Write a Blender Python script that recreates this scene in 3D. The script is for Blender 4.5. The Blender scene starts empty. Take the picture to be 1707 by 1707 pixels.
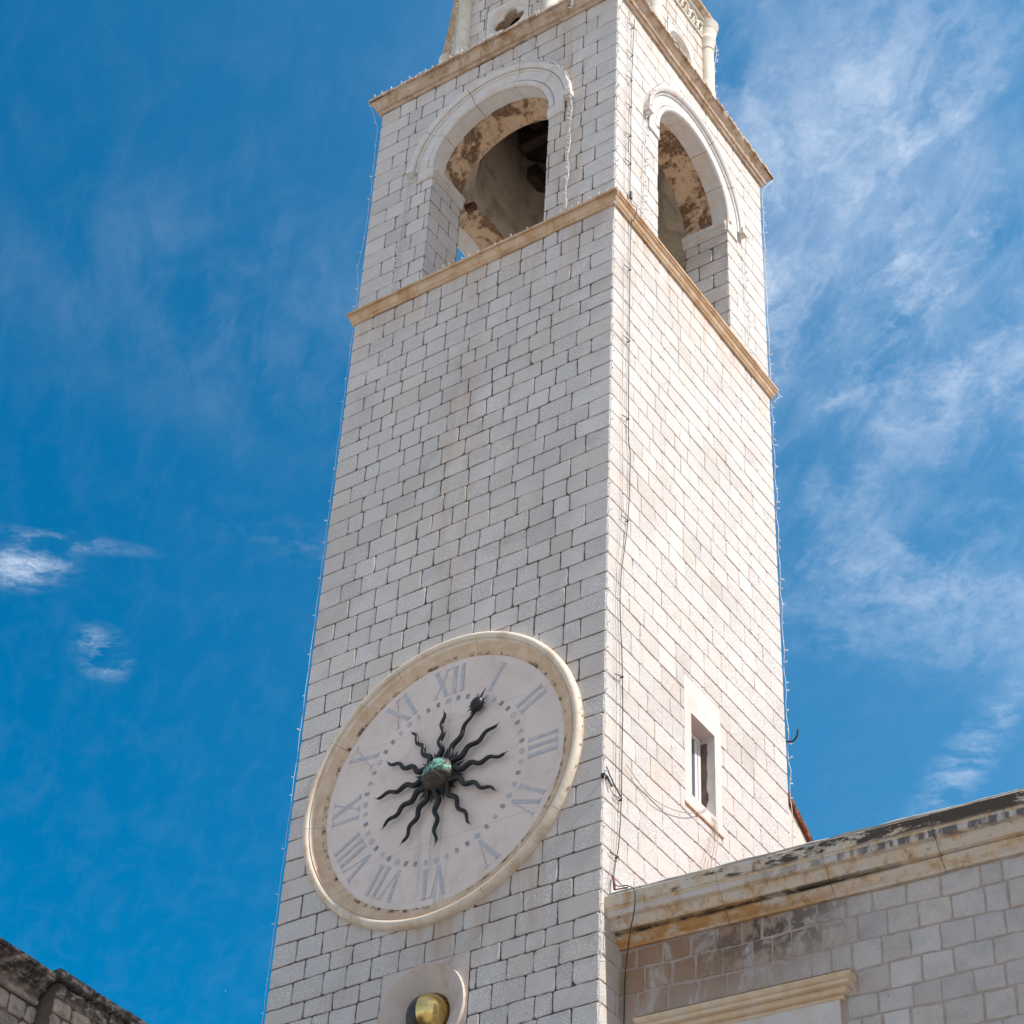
import bpy, math, random
from mathutils import Vector, Matrix
random.seed(7)
R = math.radians
Z0 = 27.4            # height of the belfry string course above the square
S = bpy.context.scene
COL = S.collection

# ------------------------------------------------------------------ camera
cam = bpy.data.cameras.new('camera'); co = bpy.data.objects.new('camera', cam); COL.objects.link(co)
co.location = (11.9073, -18.7886, -25.7601 + Z0)
co.rotation_euler = (2.2886, -0.0436, 0.5854)
cam.sensor_width = 36; cam.lens = 3639.09 / 1707 * 36; cam.clip_start = .1; cam.clip_end = 3000
S.camera = co
S.render.resolution_x = S.render.resolution_y = 1024

# ------------------------------------------------------------------ light
SUN_EL, SUN_AZ = 52.0, -1.2        # azimuth measured from +X towards +Y
sd = bpy.data.lights.new('sun', 'SUN'); sd.energy = 4.9; sd.angle = R(.53); sd.color = (1, .955, .885)
so = bpy.data.objects.new('sun', sd); COL.objects.link(so)
v = Vector((math.cos(R(SUN_EL)) * math.cos(R(SUN_AZ)), math.cos(R(SUN_EL)) * math.sin(R(SUN_AZ)), math.sin(R(SUN_EL))))
so.rotation_euler = v.to_track_quat('Z', 'Y').to_euler(); so.location = (30, 0, 60)
S.view_settings.view_transform = 'Standard'; S.view_settings.look = 'None'
S.view_settings.exposure = 0.27; S.view_settings.gamma = 1


class NT:
    """small helper round a node tree"""
    def __init__(s, nt): s.t = nt; nt.nodes.clear()
    def n(s, typ, **k):
        nd = s.t.nodes.new(typ)
        for a, b in k.items(): setattr(nd, a, b)
        return nd
    def put(s, sock, val):
        if isinstance(val, bpy.types.NodeSocket): s.t.links.new(val, sock)
        elif isinstance(val, (tuple, list)) and len(val) == 3 and sock.type == 'RGBA': sock.default_value = (*val, 1)
        else: sock.default_value = val
    def m(s, op, a, b=0.0, c=None, clamp=False):
        nd = s.n('ShaderNodeMath', operation=op, use_clamp=clamp); s.put(nd.inputs[0], a); s.put(nd.inputs[1], b)
        if c is not None: s.put(nd.inputs[2], c)
        return nd.outputs[0]
    def vm(s, op, a, b=None, sc=None):
        nd = s.n('ShaderNodeVectorMath', operation=op); s.put(nd.inputs[0], a)
        if b is not None: s.put(nd.inputs[1], b)
        if sc is not None: s.put(nd.inputs['Scale'], sc)
        return nd.outputs['Value'] if op in ('DOT_PRODUCT', 'LENGTH', 'DISTANCE') else nd.outputs[0]
    def mix(s, f, a, b, bt='MIX'):
        nd = s.n('ShaderNodeMix', data_type='RGBA', blend_type=bt); s.put(nd.inputs[0], f); s.put(nd.inputs[6], a); s.put(nd.inputs[7], b)
        return nd.outputs[2]
    def noise(s, vec, sc, det=3, ro=.5, out=0, dist=0.0):
        nd = s.n('ShaderNodeTexNoise'); s.put(nd.inputs['Vector'], vec); nd.inputs['Scale'].default_value = sc
        nd.inputs['Detail'].default_value = det; nd.inputs['Roughness'].default_value = ro; nd.inputs['Distortion'].default_value = dist
        return nd.outputs[out]
    def rng(s, x, a, b, c=0.0, d=1.0, smooth=True):
        nd = s.n('ShaderNodeMapRange', interpolation_type='SMOOTHSTEP' if smooth else 'LINEAR'); s.put(nd.inputs[0], x)
        for i, q in enumerate((a, b, c, d)): nd.inputs[i + 1].default_value = q
        return nd.outputs[0]
    def xyz(s, vec):
        nd = s.n('ShaderNodeSeparateXYZ'); s.put(nd.inputs[0], vec); return nd.outputs
    def comb(s, x, y, z):
        nd = s.n('ShaderNodeCombineXYZ'); s.put(nd.inputs[0], x); s.put(nd.inputs[1], y); s.put(nd.inputs[2], z); return nd.outputs[0]


# ------------------------------------------------------------------ world: blue sky with thin cirrus
W = bpy.data.worlds.new('World'); S.world = W; W.use_nodes = True
t = NT(W.node_tree)
sky = t.n('ShaderNodeTexSky', sky_type='NISHITA', sun_disc=False)
sky.sun_elevation = R(SUN_EL); sky.sun_rotation = R(90 - SUN_AZ); sky.air_density = 1.0; sky.dust_density = .6; sky.ozone_density = 2.2
tc = t.n('ShaderNodeTexCoord').outputs['Generated']
dx, dy, dz = t.xyz(tc)
dzc = t.m('MAXIMUM', dz, .05)
cu = t.m('DIVIDE', dx, dzc); cv = t.m('DIVIDE', dy, dzc)          # position on the high cloud layer
layer = t.comb(cu, cv, 0.0)
def rot_layer(ang, sx, sy):
    a = t.m('ADD', t.m('MULTIPLY', cu, math.cos(ang)), t.m('MULTIPLY', cv, math.sin(ang)))
    b = t.m('SUBTRACT', t.m('MULTIPLY', cv, math.cos(ang)), t.m('MULTIPLY', cu, math.sin(ang)))
    return t.comb(t.m('MULTIPLY', a, sx), t.m('MULTIPLY', b, sy), 0.0)
def blob(u, v_, ru, rv, ang=0.0):
    a = t.m('SUBTRACT', cu, u); b = t.m('SUBTRACT', cv, v_)
    p = t.m('DIVIDE', t.m('ADD', t.m('MULTIPLY', a, math.cos(ang)), t.m('MULTIPLY', b, math.sin(ang))), ru)
    q = t.m('DIVIDE', t.m('SUBTRACT', t.m('MULTIPLY', b, math.cos(ang)), t.m('MULTIPLY', a, math.sin(ang))), rv)
    d = t.m('SQRT', t.m('ADD', t.m('MULTIPLY', p, p), t.m('MULTIPLY', q, q)))
    return t.rng(d, 1.0, 0.0)
warp = t.vm('ADD', rot_layer(-.74, 5.6, 10.5), t.vm('SCALE', t.noise(layer, 8, 5, .6, out=1), sc=1.5))
wisps = t.rng(t.noise(warp, 1.0, 12, .62), .46, .72)
fine = t.rng(t.noise(rot_layer(-.66, 16, 34), 1.0, 10, .68, dist=.5), .40, .76)
veil = t.rng(t.noise(rot_layer(-.8, 3.2, 6.0), 1.0, 6, .6, dist=.35), .38, .72)
m_right = t.m('MAXIMUM', blob(-.33, .85, .36, .30, 1.2), t.m('MULTIPLY', blob(-.46, 1.10, .34, .17, 1.15), .62))
m_left = blob(-.70, .70, .26, .17, 1.0)
m_c1 = blob(-1.010, .80, .055, .036, .4); m_c1b = blob(-.968, .79, .085, .016, .75); m_c2 = blob(-1.030, .907, .030, .046, .6)
m_c3 = blob(-.52, 1.36, .17, .035, -.75); m_c4 = blob(-.55, 1.16, .10, .04, 1.0); m_c5 = blob(-.825, .885, .10, .05, 1.1)
c = t.m('MULTIPLY', t.m('ADD', t.m('MULTIPLY', wisps, .58), t.m('MULTIPLY', veil, .34)), m_right)
c = t.m('ADD', c, t.m('MULTIPLY', t.m('MULTIPLY', fine, .18), m_right))
c = t.m('ADD', c, t.m('MULTIPLY', t.m('ADD', t.m('MULTIPLY', veil, .15), t.m('MULTIPLY', fine, .04)), m_left))
small = t.rng(t.noise(t.vm('ADD', rot_layer(.5, 20, 34), t.vm('SCALE', t.noise(layer, 16, 4, .6, out=1), sc=1.1)), 1.0, 10, .66), .40, .72)
for mm, k in ((m_c1, .85), (m_c1b, .45), (m_c2, .75), (m_c3, .40), (m_c4, .16), (m_c5, .10)):
    c = t.m('ADD', c, t.m('MULTIPLY', t.m('MULTIPLY', small, k), mm))
c = t.m('ADD', c, t.m('MULTIPLY', fine, .02))
# rest of the sky dome outside the photograph's view: cloud white added to make the fill light greyer
c = t.m('ADD', c, t.m('MULTIPLY', t.m('MAXIMUM', t.rng(dx, .1, .4), t.rng(dy, .2, -.1)), .30))
c = t.m('MINIMUM', c, .62)
hs = t.n('ShaderNodeHueSaturation'); hs.inputs['Hue'].default_value = .497; hs.inputs['Saturation'].default_value = 1.12; hs.inputs['Value'].default_value = 1.0
t.put(hs.inputs['Color'], sky.outputs[0])
skyc = hs.outputs[0]
deep = t.mix(t.rng(dx, -.66, -.10), (.0, .80, 1.0), (.70, 1.34, 1.34))      # polarised dark side / bright side towards the sun
north = t.m('MULTIPLY', t.rng(dx, .35, -.05), t.rng(dy, .0, .30))
skyc = t.mix(1.0, skyc, t.mix(north, (1.15, 1.05, .95), deep), 'MULTIPLY')
cloudcol = (5.6, 6.2, 7.2)
col = t.mix(c, skyc, cloudcol)
bg = t.n('ShaderNodeBackground'); t.put(bg.inputs[0], col); bg.inputs[1].default_value = .13
wo = t.n('ShaderNodeOutputWorld'); t.put(wo.inputs[0], bg.outputs[0])


# ------------------------------------------------------------------ materials
def mat(name):
    m = bpy.data.materials.new(name); m.use_nodes = True; return m, NT(m.node_tree)
def finish(t, col, rough=.8, bump=None, bstr=.3, bdist=.01, metal=0.0, spec=.5, extra=None):
    p = t.n('ShaderNodeBsdfPrincipled'); t.put(p.inputs['Base Color'], col); t.put(p.inputs['Roughness'], rough)
    p.inputs['Metallic'].default_value = metal; p.inputs['Specular IOR Level'].default_value = spec
    if bump is not None:
        b = t.n('ShaderNodeBump'); b.inputs['Strength'].default_value = bstr; b.inputs['Distance'].default_value = bdist
        t.put(b.inputs['Height'], bump); t.put(p.inputs['Normal'], b.outputs[0])
    o = t.n('ShaderNodeOutputMaterial'); t.put(o.inputs[0], p.outputs[0]); return p
def gpos(t): return t.n('ShaderNodeNewGeometry').outputs['Position']
def gauss(t, x, c0, w): return t.rng(t.m('ABSOLUTE', t.m('SUBTRACT', x, c0)), w, 0.0)

def ashlar():
    m, t = mat('ashlar_limestone'); P = gpos(t); x, y, z = t.xyz(P)
    at = t.n('ShaderNodeAttribute', attribute_name='Col'); r, g, b = t.xyz(at.outputs['Color'])
    base = t.mix(r, (.56, .505, .475), (.71, .66, .63))
    base = t.mix(t.m('MULTIPLY', g, .55), base, (.60, .50, .40))
    base = t.mix(t.rng(t.noise(P, 2.3, 5, .6), .35, .75, 0, .35), base, (.52, .49, .46))
    base = t.mix(t.rng(t.noise(P, 38, 4, .7), .5, .72, 0, .30), base, (.40, .38, .36))
    sun_fleck = t.m('MULTIPLY', t.rng(t.noise(P, 48, 4, .7), .53, .60), t.m('MULTIPLY', t.rng(b, .0, .6), t.rng(t.noise(P, .55, 3, .5), .36, .54)))
    base = t.mix(t.m('MULTIPLY', sun_fleck, .85), base, (.97, .95, .94))  # grazing-sun sparkle of the tooled stone, painted in as bright flecks
    base = t.mix(t.rng(t.noise(P, 75, 2, .6), .62, .70, 0, .3), base, (.40, .36, .33))
    # rain streaks and iron stains
    st = t.noise(t.vm('MULTIPLY', P, (2.2, 2.2, .22)), 1.6, 6, .62)
    blot = t.noise(P, 3.1, 6, .65)
    front = t.rng(y, .06, -.02)
    under = t.m('MULTIPLY', t.rng(z, Z0 - 3.2, Z0 - .1), gauss(t, x, -1.6, 1.7))
    wet = t.m('MULTIPLY', gauss(t, x, -2.75, .95), gauss(t, z, Z0 - 4.3, 4.2))
    clk = t.m('MULTIPLY', gauss(t, x, -1.2, 1.25), gauss(t, z, Z0 - 11.6, 1.9))
    clk2 = t.m('MULTIPLY', gauss(t, x, -2.3, 1.3), gauss(t, z, Z0 - 12.1, .7))
    clk = t.m('MAXIMUM', clk, clk2)
    f1 = t.m('MULTIPLY', t.m('MULTIPLY', under, front), t.rng(st, .42, .72))
    base = t.mix(t.m('MULTIPLY', f1, .85), base, (.50, .38, .27))
    f2 = t.m('MULTIPLY', t.m('MULTIPLY', wet, front), t.rng(blot, .42, .66))
    base = t.mix(t.m('MULTIPLY', f2, .45), base, (.46, .38, .30))
    f3 = t.m('MULTIPLY', t.m('MULTIPLY', clk, front), t.rng(st, .40, .62))
    base = t.mix(t.m('MULTIPLY', f3, .85), base, (.54, .36, .24))
    # narrow runs of rusty water below the ledges
    runs = t.noise(t.comb(t.m('MULTIPLY', x, 3.4), t.m('MULTIPLY', y, 3.4), t.m('MULTIPLY', z, .16)), 1.5, 7, .62)
    r1 = t.m('MULTIPLY', gauss(t, x, -.95, .40), t.rng(z, Z0 - 2.9, Z0 - .6)); r2 = t.m('MULTIPLY', gauss(t, x, -2.62, .42), t.m('MULTIPLY', t.rng(z, Z0 - 8.2, Z0 - 5.5), t.rng(z, Z0 - 1.2, Z0 - 3.0)))
    r3 = t.m('MULTIPLY', t.rng(z, Z0 - 1.1, Z0 - .05), t.rng(z, Z0 + .02, Z0 - .02)); r4 = t.m('MULTIPLY', t.rng(z, Z0 + 4.7, Z0 + 5.45), .7)
    rr_ = t.m('MAXIMUM', t.m('MAXIMUM', r1, r2), t.m('MAXIMUM', t.m('MULTIPLY', r3, .8), r4))
    base = t.mix(t.m('MULTIPLY', t.m('MULTIPLY', rr_, t.rng(runs, .38, .60)), .48), base, (.58, .39, .25))
    base = t.mix(t.m('MULTIPLY', t.m('MULTIPLY', rr_, t.rng(runs, .56, .70)), .28), base, (.30, .20, .13))
    grime = t.noise(t.vm('ADD', P, (5.0, 3.0, 8.0)), 1.1, 8, .72)
    base = t.mix(t.rng(grime, .52, .70, 0, .35), base, (.44, .38, .33))
    f4 = t.m('MULTIPLY', t.rng(y, .02, .08), t.rng(blot, .54, .70))
    base = t.mix(t.m('MULTIPLY', f4, .34), base, (.66, .52, .38))
    tool = t.m('MULTIPLY', t.rng(t.noise(P, 62, 3, .65), .55, .63), t.rng(b, .15, .75))      # pecked, bush-hammered faces
    h = t.m('ADD', t.m('ADD', t.noise(P, 50, 4, .7), t.m('MULTIPLY', t.noise(P, 9, 3, .6), 1.4)), t.m('MULTIPLY', tool, .6))
    finish(t, base, .6, h, .8, .016, spec=.5); return m

def simple_stone(name, c1, c2, stain=(.45, .27, .12), sf=.5, dark=(.07, .06, .05), df=.0, zs=.6, sc=2.2, rough=.8, bs=.4, z_soot=None):
    m, t = mat(name); P = gpos(t)
    base = t.mix(t.rng(t.noise(P, 5, 5, .6), .3, .7), c1, c2)
    st = t.noise(t.vm('MULTIPLY', P, (1, 1, zs)), sc, 7, .62, dist=.3)
    base = t.mix(t.rng(st, .46, .70, 0, sf), base, stain)
    st2 = t.noise(t.vm('ADD', P, (31.0, 7.0, 3.0)), sc * 1.7, 8, .68, dist=.4)
    base = t.mix(t.rng(st2, .55, .70, 0, df), base, dark)
    base = t.mix(t.rng(t.noise(P, 48, 4, .7), .52, .75, 0, .35), base, tuple(q * .55 for q in c1))
    if z_soot:                                             # black lichen crust along the weather edge
        z = t.xyz(P)[2]; x = t.xyz(P)[0]
        lowm = t.m('MULTIPLY', t.rng(z, Z0 - 12.60, Z0 - 12.66), t.rng(x, 3.6, 1.4))
        base = t.mix(t.m('MULTIPLY', lowm, t.rng(t.noise(t.vm('MULTIPLY', P, (1, 1, 2.5)), 2.4, 7, .66), .36, .54)), base, (.46, .24, .08))
        base = t.mix(t.m('MULTIPLY', t.m('MULTIPLY', t.rng(t.m('ABSOLUTE', t.m('SUBTRACT', z, Z0 - 12.66)), .035, .012), t.rng(x, 4.2, 2.4)), t.rng(t.noise(P, 3.2, 6, .7), .40, .56)), base, (.06, .045, .035))
        base = t.mix(t.m('MULTIPLY', gauss(t, z, Z0 - 12.47, .05), .6), base, (.58, .56, .58))
        band = t.m('MULTIPLY', t.rng(z, z_soot[0], z_soot[0] + .03), t.rng(z, z_soot[1], z_soot[1] - .012))
        lich = t.rng(t.m('ADD', t.noise(t.vm('MULTIPLY', P, (1, 1, 3.0)), 2.6, 8, .72), t.rng(x, 0.5, 5.0, .10, -.10)), .55, .46)
        grow = t.rng(x, .3, .9)
        base = t.mix(t.m('MULTIPLY', t.m('MULTIPLY', band, lich), grow), base, (.07, .058, .045))
        band2 = t.m('MULTIPLY', t.rng(z, z_soot[2], z_soot[2] + .03), t.rng(z, z_soot[0], z_soot[0] - .02))
        l2 = t.rng(t.noise(t.vm('MULTIPLY', P, (4, 4, .8)), 2.0, 6, .7), .42, .56)
        base = t.mix(t.m('MULTIPLY', t.m('MULTIPLY', band2, l2), t.rng(x, 1.2, 3.6)), base, (.14, .13, .13))
    h = t.m('ADD', t.noise(P, 60, 4, .7), t.m('MULTIPLY', t.noise(P, 12, 3, .6), 1.5))
    finish(t, base, rough, h, bs, .008); return m

def crusted():
    m, t = mat('blackened_palace_stone'); P = gpos(t); z = t.xyz(P)[2]
    at = t.n('ShaderNodeAttribute', attribute_name='Col'); r, g, b = t.xyz(at.outputs['Color'])
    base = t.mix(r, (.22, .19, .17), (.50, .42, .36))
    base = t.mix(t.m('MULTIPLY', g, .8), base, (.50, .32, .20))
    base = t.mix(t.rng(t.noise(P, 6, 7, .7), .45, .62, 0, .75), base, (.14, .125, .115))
    crust = t.m('MULTIPLY', t.rng(z, Z0 - 16.22, Z0 - 16.10), t.rng(t.noise(t.vm('MULTIPLY', P, (1, 3, 5)), 3.5, 8, .72), .36, .56))
    base = t.mix(t.m('MULTIPLY', crust, .92), base, (.02, .018, .017))
    base = t.mix(t.rng(t.noise(P, 26, 6, .75), .60, .70, 0, .8), base, (.46, .44, .42))
    h = t.m('ADD', t.noise(P, 50, 5, .72), t.m('MULTIPLY', t.noise(P, 14, 4, .65), 2))
    finish(t, base, .9, h, .8, .012); return m

def plaster():
    m, t = mat('soffit_plaster'); P = gpos(t)
    base = t.mix(t.rng(t.noise(P, 3, 5, .6), .3, .7), (.66, .45, .29), (.56, .40, .28))
    patch = t.noise(P, 2.0, 9, .66, dist=.6)
    e = t.rng(patch, .49, .55)
    base = t.mix(t.rng(patch, .44, .52, 0, .6), base, (.42, .25, .13))
    base = t.mix(e, base, (.17, .09, .045))
    base = t.mix(t.rng(t.noise(P, 7, 6, .7), .54, .64, 0, .7), base, (.24, .14, .08))
    base = t.mix(t.rng(t.noise(P, 18, 6, .75), .50, .68, 0, .6), base, (.74, .56, .40))
    h = t.m('ADD', t.m('MULTIPLY', e, -1.5), t.noise(P, 40, 4, .7))
    finish(t, base, .9, h, .6, .02); return m

def wing_stone():
    m, t = mat('old_wall_stone'); P = gpos(t); x, y, z = t.xyz(P)
    at = t.n('ShaderNodeAttribute', attribute_name='Col'); r, g, b = t.xyz(at.outputs['Color'])
    base = t.mix(r, (.47, .435, .42), (.72, .68, .66))
    base = t.mix(t.m('MULTIPLY', g, .6), base, (.62, .50, .40))
    base = t.mix(t.rng(t.noise(P, 4, 6, .65), .40, .70, 0, .45), base, (.40, .39, .39))
    base = t.mix(t.rng(t.noise(P, 40, 5, .75), .55, .72, 0, .55), base, (.22, .20, .18))
    base = t.mix(t.rng(t.noise(P, 11, 7, .78), .62, .70, 0, .8), base, (.12, .11, .10))
    zone = t.m('MULTIPLY', t.rng(x, 3.6, 1.0), t.rng(z, Z0 - 14.8, Z0 - 13.0))
    st = t.noise(t.vm('MULTIPLY', P, (1, 1, .35)), 3.2, 8, .65, dist=.5)
    base = t.mix(t.m('MULTIPLY', zone, t.rng(st, .34, .52, 0, .95)), base, (.34, .20, .115))
    st2 = t.noise(t.vm('ADD', P, (9.0, 4.0, 2.0)), 4.2, 8, .7, dist=.5)
    z2 = t.m('MULTIPLY', gauss(t, x, 1.9, 1.5), t.rng(z, Z0 - 13.7, Z0 - 12.9))
    base = t.mix(t.m('MULTIPLY', z2, t.rng(st2, .42, .56, 0, .9)), base, (.07, .055, .045))
    h = t.m('ADD', t.noise(P, 45, 5, .72), t.m('MULTIPLY', t.noise(P, 10, 4, .65), 2.2))
    finish(t, base, .85, h, .8, .02); return m

def plain(name, c, rough=.7, metal=0.0, vary=.25, sc=12, bs=.2, bd=.004, c2=None):
    m, t = mat(name); P = t.n('ShaderNodeTexCoord').outputs['Object']
    base = t.mix(t.rng(t.noise(P, sc, 5, .6), .35, .7), c, c2 or tuple(q * (1 - vary) for q in c))
    finish(t, base, rough, t.noise(P, sc * 4, 4, .6), bs, bd, metal); return m

M = {}
M['ashlar'] = ashlar()
def ringstone():
    m, t = mat('clock_ring_limestone'); P = gpos(t); x, y, z = t.xyz(P)
    dxx = t.m('SUBTRACT', x, -2.47); dzz = t.m('SUBTRACT', z, Z0 - 9.79)
    rad = t.m('SQRT', t.m('ADD', t.m('MULTIPLY', dxx, dxx), t.m('MULTIPLY', dzz, dzz)))
    base = t.mix(t.rng(t.noise(P, 5, 5, .6), .3, .7), (.76, .66, .55), (.68, .57, .46))
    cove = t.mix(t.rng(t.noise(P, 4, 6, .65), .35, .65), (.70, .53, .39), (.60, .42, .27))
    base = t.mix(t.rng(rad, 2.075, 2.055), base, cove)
    st = t.noise(t.vm('MULTIPLY', P, (1, 1, .7)), 3.2, 8, .66, dist=.3)
    base = t.mix(t.rng(st, .46, .70, 0, .6), base, (.52, .33, .18))
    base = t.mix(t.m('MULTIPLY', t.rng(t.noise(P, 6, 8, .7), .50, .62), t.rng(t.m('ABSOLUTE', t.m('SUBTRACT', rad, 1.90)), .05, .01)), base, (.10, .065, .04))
    base = t.mix(t.rng(t.noise(P, 60, 4, .7), .56, .7, 0, .5), base, (.34, .25, .18))
    finish(t, base, .8, t.m('ADD', t.noise(P, 60, 4, .7), t.m('MULTIPLY', t.noise(P, 12, 4, .65), 2)), .5, .008); return m
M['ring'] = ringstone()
def dialstone():
    m, t = mat('dial_limestone'); P = gpos(t); x, y, z = t.xyz(P)
    base = t.mix(t.rng(t.noise(P, 1.4, 6, .6), .35, .65), (.76, .645, .585), (.70, .59, .535))
    base = t.mix(t.rng(t.noise(P, 2.6, 8, .7, dist=.4), .48, .68, 0, .55), base, (.60, .45, .36))
    dr = t.noise(t.vm('MULTIPLY', P, (7, 7, .5)), 1.5, 6, .6)
    base = t.mix(t.m('MULTIPLY', t.rng(dr, .50, .64), t.m('MULTIPLY', gauss(t, x, -2.5, .6), t.rng(z, Z0 - 9.6, Z0 - 10.1))), base, (.50, .47, .42))
    base = t.mix(t.rng(t.noise(P, 34, 6, .75), .58, .70, 0, .5), base, (.40, .34, .30))
    base = t.mix(t.rng(t.noise(P, 15, 3, .8), .66, .70, 0, .5), base, (.80, .76, .72))
    wob = t.m('MULTIPLY', t.noise(P, 6, 3, .6), .03)
    for axis, c0 in ((x, -2.41), (z, Z0 - 8.88), (z, Z0 - 10.72)):
        base = t.mix(t.m('MULTIPLY', t.rng(t.m('ABSOLUTE', t.m('SUBTRACT', t.m('ADD', axis, wob), c0)), .007, .002), .5), base, (.34, .29, .26))
    finish(t, base, .65, t.noise(P, 50, 5, .7), .35, .004); return m
def joint():
    m, t = mat('joint_mortar'); P = gpos(t); x, y, z = t.xyz(P)      # dark joints; sunlight on the right face painted in as paler tan
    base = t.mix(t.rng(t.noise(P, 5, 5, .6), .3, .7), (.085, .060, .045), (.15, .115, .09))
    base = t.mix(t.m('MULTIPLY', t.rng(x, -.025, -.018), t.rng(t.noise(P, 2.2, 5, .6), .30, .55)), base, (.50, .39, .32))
    finish(t, base, .9, t.noise(P, 40, 4, .7), .5, .008); return m
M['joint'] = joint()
M['trim'] = simple_stone('stained_trim_limestone', (.62, .45, .31), (.54, .36, .22), (.42, .22, .08), .85, (.10, .07, .045), .35, zs=.5, sc=2.6)
M['cornice'] = simple_stone('weathered_cornice_limestone', (.44, .31, .21), (.58, .44, .33), (.32, .18, .08), .9, (.09, .065, .045), .6, zs=.6, sc=4.5)
M['arch'] = simple_stone('arch_limestone', (.68, .64, .61), (.62, .58, .55), (.62, .44, .30), .5, zs=.8, sc=3.6, bs=.4)
M['drumstone'] = simple_stone('colonnette_limestone', (.70, .64, .55), (.62, .56, .48), (.50, .38, .24), .5, zs=.3, sc=3.2, df=.2)
M['dial'] = dialstone()
M['niche'] = simple_stone('niche_limestone', (.60, .53, .48), (.56, .47, .41), (.40, .22, .13), .45, zs=.9, sc=3.4, bs=.15)
M['paint'] = simple_stone('faded_blue_grey_paint', (.40, .41, .46), (.52, .51, .535), (.66, .59, .55), .9, zs=1, sc=12, bs=.1)
M['paint_dark'] = simple_stone('dark_minute_paint', (.20, .20, .22), (.34, .35, .38), (.50, .48, .47), .6, zs=1, sc=14, bs=.1)
M['plaster'] = plaster()
M['inner'] = simple_stone('belfry_inner_render', (.56, .47, .37), (.48, .40, .32), (.22, .16, .11), .7, (.09, .06, .04), .4, sc=1.8)
M['wing'] = wing_stone()
M['wingjoint'] = simple_stone('tan_lime_mortar', (.40, .32, .275), (.46, .38, .335), (.30, .19, .12), .4, (.08, .06, .05), .3, sc=3, bs=.6)
M['wingcorn'] = simple_stone('palace_cornice_limestone', (.66, .52, .37), (.60, .55, .50), (.46, .26, .10), .9, (.09, .06, .04), .6, zs=.7, sc=6.0, z_soot=(Z0 - 12.425, Z0 - 12.262, Z0 - 12.53))
M['coping'] = simple_stone('pale_coping_mortar', (.50, .49, .47), (.42, .41, .40), (.20, .19, .17), .5, (.08, .08, .075), .4, sc=6)
M['lintel'] = simple_stone('window_lintel_limestone', (.66, .50, .33), (.68, .57, .45), (.56, .35, .16), .6, zs=.5, sc=3.0)
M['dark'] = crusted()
M['darkjoint'] = simple_stone('blackened_joint', (.07, .06, .055), (.11, .095, .085), sf=.2)
M['iron'] = plain('black_iron', (.022, .020, .021), .42, .3, .4, 18, .3, .004)
M['cable'] = plain('black_cable', (.03, .028, .03), .55)
M['cable_red'] = plain('dark_red_tape', (.20, .03, .06), .6)
M['pale_cable'] = plain('pale_lamp_cable', (.60, .58, .56), .5, 0, .1)
M['led'] = plain('milky_lamp_plastic', (.72, .72, .73), .35, 0, .05)
M['white'] = plain('white_window_plastic', (.82, .81, .80), .35, 0, .05)
M['wood'] = plain('dark_old_timber', (.05, .032, .022), .85, 0, .5, 6, .5, .01)
M['rust'] = plain('rusty_iron', (.15, .06, .035), .8, .2, .4, 12, .5)
M['bronze'] = plain('dark_bronze', (.10, .075, .05), .45, .8, .4, 6)
M['tile'] = plain('terracotta_tile', (.30, .10, .05), .85, 0, .7, 9, .4, .01)
M['render'] = simple_stone('pale_house_render', (.62, .55, .50), (.58, .50, .45), (.60, .44, .30), .4, sc=1.5)
M['bird'] = plain('bird_feathers', (.06, .06, .06), .8); M['gull'] = plain('gull_feathers', (.8, .8, .8), .7, 0, .1)
def glass():
    m, t = mat('window_glass'); finish(t, (.10, .12, .13), .08, spec=.9); return m
M['glass'] = glass()
def patina():
    m, t = mat('patinated_sun_boss'); P = gpos(t)
    up = t.xyz(t.n('ShaderNodeTexCoord').outputs['Object'])[2]
    f = t.m('MULTIPLY', t.rng(t.noise(P, 9, 7, .65, dist=.8), .46, .54), t.rng(up, -.07, .02))
    base = t.mix(f, t.mix(t.rng(t.noise(P, 22, 5, .6), .4, .6), (.035, .026, .022), (.075, .05, .035)), (.14, .38, .29))
    finish(t, base, .6, t.noise(P, 26, 5, .7), .7, .012, .2); return m
M['patina'] = patina()
def gold():
    m, t = mat('gilded_metal'); P = gpos(t)
    base = t.mix(t.rng(t.noise(P, 6, 6, .6), .4, .7, 0, .6), (.88, .64, .24), (.42, .26, .09))
    finish(t, base, t.rng(t.noise(P, 9, 4, .6), .3, .7, .16, .38), t.noise(P, 20, 2, .5), .05, .004, 1.0); return m
M['gold'] = gold()
M['moon_dark'] = plain('dark_painted_metal', (.045, .035, .035), .45, .3, .3, 6)
def paving():
    m, t = mat('polished_square_paving'); P = gpos(t)
    br = t.n('ShaderNodeTexBrick'); t.put(br.inputs['Vector'], P); br.inputs['Scale'].default_value = 1.6
    br.inputs['Color1'].default_value = (.50, .47, .44, 1); br.inputs['Color2'].default_value = (.44, .415, .385, 1); br.inputs['Mortar'].default_value = (.24, .21, .18, 1)
    br.inputs['Mortar Size'].default_value = .012
    base = t.mix(t.rng(t.noise(P, .6, 5, .6), .3, .7, 0, .4), br.outputs[0], (.40, .36, .31))
    finish(t, base, .45, t.noise(P, 14, 4, .6), .15, .01); return m
M['paving'] = paving()


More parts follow.
